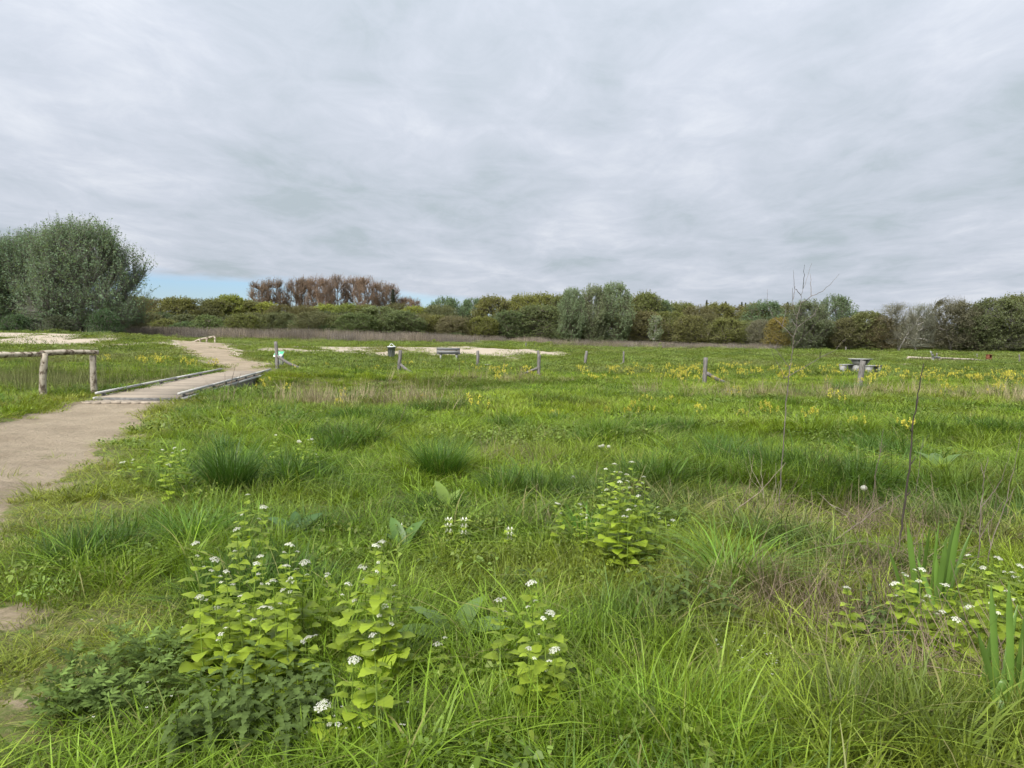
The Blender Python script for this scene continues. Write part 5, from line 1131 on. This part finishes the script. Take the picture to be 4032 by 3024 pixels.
dock(1790, 2560, 0.27, [(-1.9, .7, 1.0, GD), (-0.5, .75, 1.1, GD), (-1.2, .9, .95, GD), (0.9, .9, 1.0, GD), (1.7, .6, 1.0, GD), (-2.4, .25, .9, PD), (-1.5, .35, 1.1, PD), (2.6, .6, .7, PD), (3.1, .3, .8, BD)], 'large dock with green and purple-brown leaves behind the central grass', 1)
dock(1810, 2720, 0.20, [(-2.9, .3, 1.0, PD), (2.2, .3, .8, PD), (-1.4, .35, .9, GD)], 'withered purplish dock leaves in foreground grass', 2)
dock(1760, 2030, 0.26, [(0.6, 1.1, 1.1, (.15, .22, .04)), (-0.5, .95, .9, (.15, .22, .04)), (-1.2, .7, .8, GD), (1.6, .35, .8, PD), (0.1, .8, .9, GD)], 'light green dock with upright leaf behind the white dead-nettles', 3)
dock(1590, 2180, 0.24, [(-.7, 1.0, 1.0, (.08, .15, .03)), (-.3, 1.15, .9, (.08, .15, .03)), (.4, 1.1, 1.0, (.08, .15, .03)), (.9, .9, .8, (.08, .15, .03))], 'dark upright plantain leaves left of white dead-nettles', 4)
dock(1160, 2120, 0.24, [(-1.3, .6, 1.0, (.06, .12, .03)), (-.6, .8, 1.0, (.06, .12, .03)), (.3, .9, .9, (.06, .12, .03)), (1.0, .7, 1.0, (.06, .12, .03)), (-2.0, .4, 1.0, (.10, .16, .06))], 'dark glossy dock rosette behind the left mustard clump', 5)
dock(3700, 1860, 0.32, [(-1.2, .8, 1.0, GD), (-.4, .9, 1.1, GD), (.5, .8, 1.0, GD), (1.3, .7, .9, GD), (2.4, .5, .7, GD)], 'broad-leaved dock on the far bank at right', 6)
dock(2560, 3030, 0.17, [(-.9, .5, 1.0, GD), (.2, .6, 1.1, GD), (1.0, .5, 1.0, GD), (2.0, .4, .9, GD)], 'broad plantain leaves at the bottom edge, right of centre', 7)
dock(2150, 3010, 0.15, [(-1.3, .4, 1.0, GD), (.1, .5, 1.1, GD), (1.1, .4, 1.0, GD), (-.5, .9, .9, GD)], 'broad plantain leaves at the bottom edge below slim mustard', 8)
# sword-leaved plants
def sword(u, vb, specs, label, seed):
    g = G(u, vb); t_ = thing('sword_leaf_plant', label, 'plant', tuple(g), 0, 'sword-leaved plants'); rg = np.random.default_rng(seed)
    for (ut, vt, wd, bend, dy) in specs:
        tp_ = at(ut, vt, g[1] + dy) - g; K = 12; t01 = np.linspace(0, 1, K); b_ = np.array([tp_[0] * .45 + rg.normal(0, .03), dy * .6 + rg.normal(0, .05), 0])
        p = np.outer(t01, tp_) * np.array([1, 1, 1]) + np.outer(np.zeros(K), b_); p[:, 0] = b_[0] + (tp_[0] - b_[0]) * t01 ** 1.2; p[:, 1] = b_[1] + (tp_[1] - b_[1]) * t01
        if bend:   # blade folded over and hanging down
            k = t01 > 0.55; s = (t01[k] - .55) / .45; p[k, 2] = p[~k][-1, 2] + 0.03 * s - bend * s ** 1.3; p[k, 0] += np.sign(bend) * -0.05 * s
        wdt = wd * np.minimum(1, 3.5 * (1.0 - t01) ** 0.8 + 0.02) * (0.75 + .25 * np.sin(t01 * 3)) / 2
        nrm_ = np.array([1, rg.normal(0, .4), 0]); nrm_ /= np.linalg.norm(nrm_)
        V = np.stack([p - wdt[:, None] * nrm_ + [0, 0.006, 0], p, p + wdt[:, None] * nrm_ + [0, 0.006, 0]], 1).reshape(-1, 3)
        idx = np.arange(3 * K).reshape(K, 3); fq = np.concatenate([np.stack([idx[:-1, c], idx[:-1, c + 1], idx[1:, c + 1], idx[1:, c]], -1) for c in (0, 1)])
        o_ = obj('leaf', Buf().add(V, fq, np.repeat(np.clip(rg.normal(.5, .1, K), 0, 1), 3)).mesh('sword_leaf', MIRIS), t_); j = rg.uniform(.65, 1.2); o_.color = (0.11 * j, 0.195 * j, 0.035 * j, 1)
sword(3660, 2450, [(3500, 2160, .026, 0, 0), (3575, 2060, .034, 0, .05), (3665, 2070, .028, 0, -.03), (3700, 2050, .02, 0, .1), (3785, 2015, .04, 0, .02), (3760, 2060, .03, 0, .08), (3730, 2120, .03, 0, -.05), (3625, 2130, .018, 0, .12), (3830, 2080, .022, 0, .1), (3545, 2230, .02, 0, -.05), (3690, 2180, .03, 0, 0), (3800, 2150, .03, 0, .15), (3610, 2190, .028, 0, -.08), (3850, 2200, .022, 0, .05), (3520, 2290, .022, 0, -.1), (3750, 2230, .026, 0, -.1), (3580, 2300, .03, .06, -.12)], 'upright sword-leaved plant rising above mustard at the right', 1)
sword(3960, 2850, [(3905, 2300, .03, 0, .1), (3975, 2290, .034, 0, 0), (4060, 2330, .03, 0, .08), (4110, 2420, .034, 0, .15), (3850, 2480, .026, 0, -.05), (3880, 2560, .034, .16, -.08), (3960, 2500, .036, .20, -.1), (4040, 2560, .036, .22, -.06), (4090, 2500, .03, 0, .02), (3930, 2420, .026, 0, .16), (4010, 2380, .028, 0, .2), (3990, 2640, .03, .14, -.14)], 'broad sword-leaved plant with folded blades at lower right edge', 2)
# dead stalks and the bare sapling
Z6 = lambda pl: [(2900 + x_ * 0.3014, 1000 + y_ * 0.3014) for x_, y_ in pl]
Z7 = lambda pl: [(2800 + x_ * 0.4069, 1700 + y_ * 0.4069) for x_, y_ in pl]
g = G(3066, 2058)
main = [(3066, 2062), (3072, 1900), (3085, 1740), (3096, 1600), (3105, 1500)] + Z6([(705, 1450), (720, 1350), (735, 1240), (745, 1090), (790, 960), (785, 850), (740, 730), (733, 600), (735, 440)])
SB = [main, Z6([(735, 1240), (860, 1090), (960, 1000), (1095, 815)]), Z6([(745, 1090), (600, 940), (480, 830), (400, 640), (407, 460)]), Z6([(600, 940), (650, 700)]), Z6([(705, 1490), (500, 1240), (380, 1075)]), Z6([(500, 1240), (545, 1150)]), Z6([(790, 960), (1010, 800), (1085, 650)]), Z6([(785, 850), (820, 730), (840, 640), (845, 545), (870, 450), (985, 120)]), Z6([(845, 545), (760, 440), (740, 210)]), Z6([(870, 450), (890, 140)]), Z6([(840, 640), (975, 555), (1110, 495), (1230, 390), (1340, 260)]), Z6([(975, 555), (968, 260)]), Z6([(790, 960), (715, 850)]), Z6([(860, 1090), (930, 940)]), Z6([(695, 1590), (1090, 1355), (1290, 1255), (1425, 1110)]), Z6([(1145, 1330), (1120, 1155)]), Z6([(695, 1590), (630, 1620), (510, 1380), (450, 1250)]), Z6([(733, 600), (770, 420)]), Z6([(885, 980), (890, 760)])]
SB[15] = Z6([(1090, 1355), (1120, 1155)]); SB[18] = Z6([(860, 1090), (885, 980), (890, 760)])
stick_plant('bare_sapling', 'thin leafless sapling with upswept twigs rising above the treeline', 'sapling', g[1], SB, 0.006, (0.14, 0.12, 0.105), base=g, jit=0.35, seed=3)
g = G(3528, 2205)
stick_plant('dead_stalk', 'tall dark dead dock stalk rising before the bank at right', 'stalk', g[1], [[(3528, 2210)] + Z7([(1800, 1200), (1840, 950), (1880, 640), (1920, 330), (1945, 0)]) + [(3606, 1612), (3622, 1510), (3637, 1431)], Z7([(1920, 330), (1980, 240)]), Z7([(1880, 640), (1940, 560)]), [(3606, 1612), (3618, 1560)], Z7([(1945, 0), (1915, -40)])], 0.010, (0.055, 0.045, 0.038), base=g, jit=.08, seed=4)
g = G(3432, 2060)
stick_plant('dead_stalk', 'dark dead stalk with seed tuft left of the tallest one', 'stalk', g[1], [[(3432, 2062)] + Z7([(1560, 780), (1590, 400), (1640, 200), (1660, 20)]) + [(3480, 1690)], Z7([(1640, 200), (1670, 120)]), Z7([(1640, 200), (1625, 110)])], 0.005, (0.12, 0.095, 0.08), base=g, jit=.06, seed=5)
g = G(3590, 2040)
stick_plant('dead_stalk', 'thin dark dead stalk right of the tallest one', 'stalk', g[1], [[(3590, 2042)] + Z7([(1975, 640), (2010, 400), (2030, 180), (2055, 60)]), Z7([(2030, 180), (2100, 40)])], 0.004, (0.12, 0.1, 0.085), base=g, jit=.06, seed=6)
g = G(3545, 2000)
for lab, pl, r in (('twiggy grey dead stem at right before the green bank', [[(3850, 2260), (3858, 2120), (3862, 2000), (3875, 1880), (3890, 1800)], [(3862, 2000), (3940, 1900), (3985, 1760)], [(3858, 2120), (3900, 2050), (3960, 1960)], [(3875, 1880), (3860, 1820)]], .005),
                   ('second twiggy dead stem near the right edge', [[(3880, 2290), (3900, 2150), (3960, 1980), (3990, 1850), (4020, 1700)], [(3960, 1980), (4010, 1900)], [(3900, 2150), (3890, 2060)]], .004)):
    g = G(*pl[0][0]); stick_plant('dead_stalk', lab, 'stalk', g[1], pl, r, (0.16, 0.13, 0.11), base=g, jit=.12, seed=int(r * 1e4))
g = G(3020, 2035)
stick_plant('dead_shrub', 'pale bleached dead twigs before the dark tussock bank', 'dead shrub', g[1], [Z7([(540, 815), (515, 680), (500, 560), (485, 400), (490, 260)]), Z7([(515, 680), (500, 600), (380, 450), (330, 280)]), Z7([(500, 560), (400, 380), (355, 170)]), Z7([(540, 815), (590, 650), (630, 500), (625, 300)]), Z7([(630, 820), (630, 640), (630, 500)])], 0.004, (0.36, 0.31, 0.25), base=g, jit=.15, seed=8)
g = G(2850, 2080)
stick_plant('dead_branch', 'long pale dead branch leaning right over the dry weeds', 'branch', g[1], [Z7([(110, 880), (260, 740), (440, 610), (540, 510), (720, 300)]), Z7([(440, 610), (360, 660)])], 0.005, (0.27, 0.22, 0.17), base=g, jit=.15, seed=9)
g = G(3190, 2195)
stick_plant('dead_branch', 'dark dead branch lying slantwise in front of the tallest stalk', 'branch', g[1], [Z7([(940, 1200), (1250, 1010), (1480, 850), (1600, 750), (1850, 600)]), Z7([(1600, 750), (1700, 720)]), Z7([(1480, 850), (1590, 680)])], 0.006, (0.15, 0.125, 0.10), base=g, jit=.2, seed=10)
g = G(3430, 2110)
stick_plant('dead_branch', 'thin dead branch crossing the dark slanting one', 'branch', g[1], [Z7([(1550, 1000), (1330, 830), (1150, 700), (1030, 580)]), Z7([(1150, 700), (1500, 860)])], 0.004, (0.28, 0.235, 0.19), base=g, jit=.2, seed=11)
for i, (u0, v0, u1, v1) in enumerate(((1808, 1490, 1806, 1412), (1983, 1485, 1984, 1395), (890, 1568, 928, 1436), (910, 1570, 948, 1471), (985, 1560, 988, 1500), (880, 1560, 886, 1470), (1120, 1560, 1076, 1500), (1930, 1790, 1945, 1660), (1560, 1700, 1640, 1470), (2940, 1680, 2955, 1555), (3560, 1800, 3575, 1700), (3930, 1480, 3895, 1440))):
    g = G(u0, v0); stick_plant('dead_stalk', ['thin dark stake below the slatted bench', 'dark dead stem left of the double post', 'bent reed stalk before the footbridge side', 'slanting brown stalk before the footbridge side', 'short reed stalk by the footbridge ditch', 'thin reed stalk crossing the footbridge kerb', 'pale leaning straw right of the footbridge', 'dark thin stem behind the domed tussock', 'long leaning stem among the dry weeds', 'short brown stem left of bare sapling', 'short brown stem beside the tallest stalk', 'leaning dark twig below the rusty box'][i], 'stalk', g[1], [[(u0, v0 + 4), ((u0 + u1) / 2 + 3, (v0 + v1) / 2), (u1, v1)]], 0.011 if g[1] > 14 else 0.004, (0.30, 0.25, 0.17) if i == 6 else (0.13, 0.10, 0.08), base=g, seed=20 + i)
# dandelion clocks
def puff(r):
    rg = np.random.default_rng(3); n = 150; i = np.arange(n); z = 1 - 2 * (i + .5) / n; a = i * 2.39996; rr = np.sqrt(1 - z * z); d = np.stack([rr * np.cos(a), rr * np.sin(a), z], -1)
    s = np.cross(d, rg.normal(0, 1, (n, 3))); s /= np.linalg.norm(s, axis=1, keepdims=True); e = np.cross(d, s)
    q = Buf()
    V = np.stack([d * .15, d * .75 + s * .015, d * .75 - s * .015], 1).reshape(-1, 3) * r; q.add(V, np.arange(n * 3).reshape(-1, 3), .5)
    V = np.stack([d * .85 + s * .16, d * 1.0 + e * .16, d * .85 - s * .16, d * 1.0 - e * .16], 1).reshape(-1, 3) * r; q.add(V, np.arange(n * 4).reshape(-1, 4), np.repeat(rg.random(n), 4)); return q.mesh('seed_head', MPUFF, False)
PUFF = puff(0.026)
for i, (u, vb, vt, lab) in enumerate(((3395, 2060, 1921, 'large white dandelion clock before the dark bank'), (2362, 1800, 1758, 'dandelion clock in open grass behind tall mustard'), (2372, 1802, 1755, 'dandelion clock in open grass behind tall mustard'), (2396, 1800, 1758, 'dandelion clock in open grass behind tall mustard'), (1177, 1810, 1738, 'dandelion clock above yellow dandelions behind the large tussock'), (2255, 1950, 1880, 'small dandelion clock over the messy dark tussock'))):
    g = G(u, vb); h = at(u, vt, g[1])[2] - g[2]; t_ = thing('dandelion_clock', lab, 'dandelion', tuple(g), group='dandelion clocks')
    q = Buf(); V, f_ = tubes(np.array([[0, 0, 0], [.006, 0, h * .5], [0, 0, h]]), np.array([.0022, .002, .0018]), 5); q.add(V, f_); obj('stem', q.mesh('stem', MMSTEM), t_)
    k = 1.25 if i == 0 else 1.0; obj('seed_head', PUFF, t_, (0, 0, h), (0, 0, i), (k, k, k * .8)); PENDING.append((t_, u))
# yellow dandelions
def ydisc():
    q = Buf(); rg = np.random.default_rng(1)
    for k in range(26):
        a = k * .45; el = 0.15 + 0.9 * (k / 26.); d = np.array([math.cos(a) * math.cos(el), math.sin(a) * math.cos(el), math.sin(el) * .5]); s = np.array([-math.sin(a), math.cos(a), 0]) * .003
        q.add(np.array([d * .003 - s, d * .018 - s, d * .018 + s, d * .003 + s]), np.array([[0, 1, 2, 3]]), rg.random())
    return q.mesh('flower', MYEL, False)
YD = ydisc()
for i, (u, vb, vt) in enumerate(((1312, 1740, 1706), (1172, 1800, 1772), (1188, 1795, 1762), (1205, 1800, 1770), (1262, 1802, 1773), (505, 2185, 2152), (1952, 1800, 1770), (3344, 2020, 1990), (2680, 1842, 1822), (1318, 1715, 1708))):
    g = G(u, vb); h = max(.05, at(u, vt, g[1])[2] - g[2]); t_ = thing('dandelion', ['yellow dandelion above the left grass', 'yellow dandelion in the row behind the large tussock', 'yellow dandelion in the row behind the large tussock', 'yellow dandelion in the row behind the large tussock', 'yellow dandelion in the row behind the large tussock', 'tiny yellow flower beside the broad path-side tussock', 'orange-yellow dandelion behind the domed tussock', 'yellow dandelion below the large dandelion clock', 'yellow dandelion in grass above the tall mustard', 'small yellow dandelion above the left grass'][i], 'dandelion', tuple(g), group='yellow dandelions')
    q = Buf(); V, f_ = tubes(np.array([[0, 0, 0], [.004, 0, h * .5], [0, 0, h]]), np.array([.0022, .002, .0018]), 5); q.add(V, f_); obj('stem', q.mesh('stem', MMSTEM), t_); obj('flower', YD, t_, (0, 0, h), (0.3, 0, i), (1.1, 1.1, 1.1)); PENDING.append((t_, u))
# white dead-nettles
def whorl():
    q = Buf(); rg = np.random.default_rng(9)
    for k in range(6):
        a = k * 1.047; d = np.array([math.cos(a), math.sin(a), .55]); s = np.array([-math.sin(a), math.cos(a), 0]); p0 = d * .006; p1 = d * .022
        q.add(np.array([p0, p1 - s * .006, p1 + [0, 0, .010], p1 + s * .006]), np.array([[0, 1, 2, 3]]), rg.random()); q.add(np.array([p1 * .9, p1 + d * .006 - s * .004 - [0, 0, .008], p1 + d * .006 + s * .004 - [0, 0, .008]]), np.array([[0, 1, 2]]), .5)
    return q.mesh('flower_whorl', MWHITE, False)
WH = whorl()
for i, (u, vb, vt, lab) in enumerate(((1825, 2180, 2045, 'white dead-nettle with stacked flower whorls in mid foreground'), (2005, 2180, 2085, 'white dead-nettle right of the stacked-whorl one'), (1765, 2160, 2045, 'white dead-nettle left of the stacked-whorl one'), (1570, 2160, 2070, 'small white dead-nettle by the dark plantain'))):
    g = G(u, vb); h = at(u, vt, g[1])[2] - g[2]; t_ = thing('dead_nettle', lab, 'plant', tuple(g), i, 'white dead-nettles')
    q = Buf(); V, f_ = tubes(np.array([[0, 0, 0], [.01, 0, h * .5], [0, 0, h]]), np.array([.0028, .0024, .0018]), 5); q.add(V, f_); obj('stem', q.mesh('stem', MMSTEM), t_)
    for k in range(4):
        for s in (0, math.pi): obj('leaf', MLEAF[2], t_, (0, 0, h * (.35 + .2 * k)), (.2, 0, k * 1.57 + s), (.055, .055, .055))
    for k in range(3): obj('flower_whorl', WH, t_, (0, 0, h * (.55 + .2 * k)), (0, 0, k), (1.2, 1.2, 1.2))
# cleavers: thin whorled stems at lower right
def cleaver(u0, v0, u1, v1, seed):
    rg = np.random.default_rng(seed); g = G(u0, v0); e = at(u1, v1, g[1] + .1) - g; t_ = thing('cleavers', 'thin yellow-green cleavers stem with leaf whorls at lower right', 'plant', tuple(g), group='cleavers stems')
    n = 9; tt = np.linspace(0, 1, n); p = np.outer(tt, e) + np.outer(np.sin(tt * 3.14), rg.normal(0, .02, 3)); q = Buf(); V, f_ = tubes(p, np.full(n, .0016), 4); q.add(V, f_, .6)
    obj('stem', q.mesh('stem', MMUST), t_); q = Buf()
    for k in range(2, n):
        for j in range(6):
            a = j * 1.047 + k; d = np.array([math.cos(a), math.sin(a), .3]) * .022 * (1.1 - .4 * tt[k]); s = np.array([-math.sin(a), math.cos(a), 0]) * .0022
            q.add(np.array([p[k], p[k] + d * .6 - s, p[k] + d, p[k] + d * .6 + s]), np.array([[0, 1, 2, 3]]), rg.random())
    obj('leaf_whorls', q.mesh('leaf_whorls', MMUST, False), t_); PENDING.append((t_, u0))
for i, c_ in enumerate(((3240, 2880, 3500, 2500), (3180, 2800, 3580, 2530), (3120, 2760, 3230, 2560), (3010, 2500, 3150, 2600), (2930, 2620, 2940, 2400), (2860, 2640, 2890, 2470), (3300, 2720, 3560, 2520), (3080, 2850, 3110, 2600), (2690, 2560, 2650, 2480), (1110, 2980, 1105, 2790), (620, 2720, 605, 2510), (2760, 2700, 2810, 2540))):
    cleaver(*c_, i)
# chickweed: tiny white flowers low in the grass
chq = Buf(); rgc = np.random.default_rng(2)
for i, (u, v) in enumerate([(1200 + rgc.random() * 420, 2860 + rgc.random() * 160) for _ in range(46)] + [(2800 + rgc.random() * 260, 2600 + rgc.random() * 160) for _ in range(22)] + [(300 + rgc.random() * 600, 2550 + rgc.random() * 450) for _ in range(14)]):
    g = G(u, v); p = g + np.array([0, 0, .09 + .05 * rgc.random()])
    for k in range(5):
        a = k * 1.2566 + i; d = np.array([math.cos(a), math.sin(a) * .8, .5]); s = np.array([-math.sin(a), math.cos(a), 0])
        chq.add(np.array([p, p + d * .005 - s * .002, p + d * .0075, p + d * .005 + s * .002]), np.array([[0, 1, 2, 3]]), rgc.random())
tag(obj('chickweed_flowers', chq.mesh('chickweed_flowers', MWHITE, False)), 'tiny white chickweed flowers scattered low in the grass', kind='stuff')
# yellow-flowered wintercress
def ycress(seed, h=0.5, ns=6):
    rg = np.random.default_rng(seed); st = Buf(); fl = Buf()
    for s in range(ns):
        a = rg.random() * 6.28; r = .03 + .24 * rg.random(); hh = h * (.65 + .4 * rg.random()); e = np.array([r * math.cos(a), r * math.sin(a), hh]); m_ = e * np.array([.4, .4, .5])
        V, f_ = tubes(np.array([[0, 0, 0], m_, e]), np.array([.005, .0045, .003]), 3); st.add(V, f_, rg.random())
        n = 26; d = rg.normal(0, 1, (n, 3)); p = e + d * np.array([.018, .018, .034]); dd = rg.normal(0, 1, (n, 3)); dd /= np.linalg.norm(dd, axis=1, keepdims=True); ss = np.cross(dd, rg.normal(0, 1, (n, 3))); ss /= np.linalg.norm(ss, axis=1, keepdims=True); z_ = .011
        z_ = .0125; fl.add(np.stack([p - dd * z_, p + ss * z_, p + dd * z_, p - ss * z_], 1).reshape(-1, 3), np.arange(4 * n).reshape(-1, 4), np.repeat(rg.random(n), 4))
    n = 40; a = rg.random(n) * 6.28; r = .12 * rg.random(n); p = np.stack([r * np.cos(a), r * np.sin(a), h * .6 * rg.random(n)], -1); d = rg.normal(0, 1, (n, 3)) * .03; e = rg.normal(0, 1, (n, 3)) * .014
    st.add(np.stack([p, p + d + e, p + 2 * d, p + d - e], 1).reshape(-1, 3), np.arange(4 * n).reshape(-1, 4), np.repeat(rg.random(n), 4))
    return st.mesh('stems', MYSTEM, False), fl.mesh('blossom', MYEL, False)
YC = [ycress(1, .5, 6), ycress(2, .45, 8), ycress(3, .55, 5), ycress(4, .4, 10)]
rg3 = random.Random(9)
def put_cress(u, v, s, label, grp, num=False):
    g = G(u, v); s = s * 0.82; t_ = thing('wintercress', label, 'flower', tuple(g), rg3.uniform(0, 6), grp); a, b_ = YC[rg3.randrange(4)]
    obj('stems', a, t_, scl=(s, s, s)); obj('blossom', b_, t_, scl=(s, s, s))
    if num: PENDING.append((t_, u))
for u, v, s in ((2650, 1625, .75), (2750, 1655, .8), (2890, 1590, 1.0), (3020, 1645, .9), (3040, 1660, .7), (3290, 1620, 1.1), (3195, 1690, .9), (3370, 1700, .7), (3555, 1720, .8), (3725, 1580, 1.2), (3920, 1570, 1.1), (1880, 1645, 1.0), (2180, 1650, .5), (2390, 1655, .6), (2490, 1630, .7), (2485, 1655, .7), (2540, 1612, .7), (1660, 1590, .6), (1345, 1595, .8), (1030, 1560, 1.0), (1130, 1565, .8), (1330, 1610, .6), (2920, 1660, .6), (3400, 1650, .4), (2560, 1640, .5)):
    put_cress(u, v, s, 'lone yellow wintercress in nearer grass ' + ('on the right half' if u > 2600 else 'on the left half'), 'single wintercress plants', True)
for i in range(44):
    u = rg3.choice((rg3.uniform(2250, 2800), rg3.uniform(1940, 2090), rg3.gauss(2500, 120))); put_cress(u, rg3.uniform(1462, 1512), rg3.uniform(.6, 1.05), 'yellow wintercress in the loose band beyond the middle posts', 'wintercress among the middle posts')
for i in range(128):
    u = rg3.uniform(2640, 4060); put_cress(u, 1472 + (u - 2640) * .018 + rg3.triangular(-16, 48, -4), rg3.uniform(.65, 1.15), 'yellow wintercress in the dense band round the picnic table', 'wintercress round the picnic table')
for i in range(20):
    u = rg3.choice((rg3.gauss(540, 12), rg3.gauss(600, 25), rg3.gauss(650, 20), rg3.gauss(740, 22), rg3.gauss(860, 10), rg3.uniform(380, 450))); put_cress(u, rg3.uniform(1420, 1450) + (18 if u > 700 else 0), rg3.uniform(.7, 1.1), 'yellow wintercress in the grass left of the footbridge', 'wintercress left of the footbridge', True)
for i in range(18):
    put_cress(rg3.uniform(1120, 1900), rg3.uniform(1440, 1470), rg3.uniform(.4, .7), 'small yellow wintercress before the litter bin and bench', 'wintercress before the bin', True)
settle_labels()
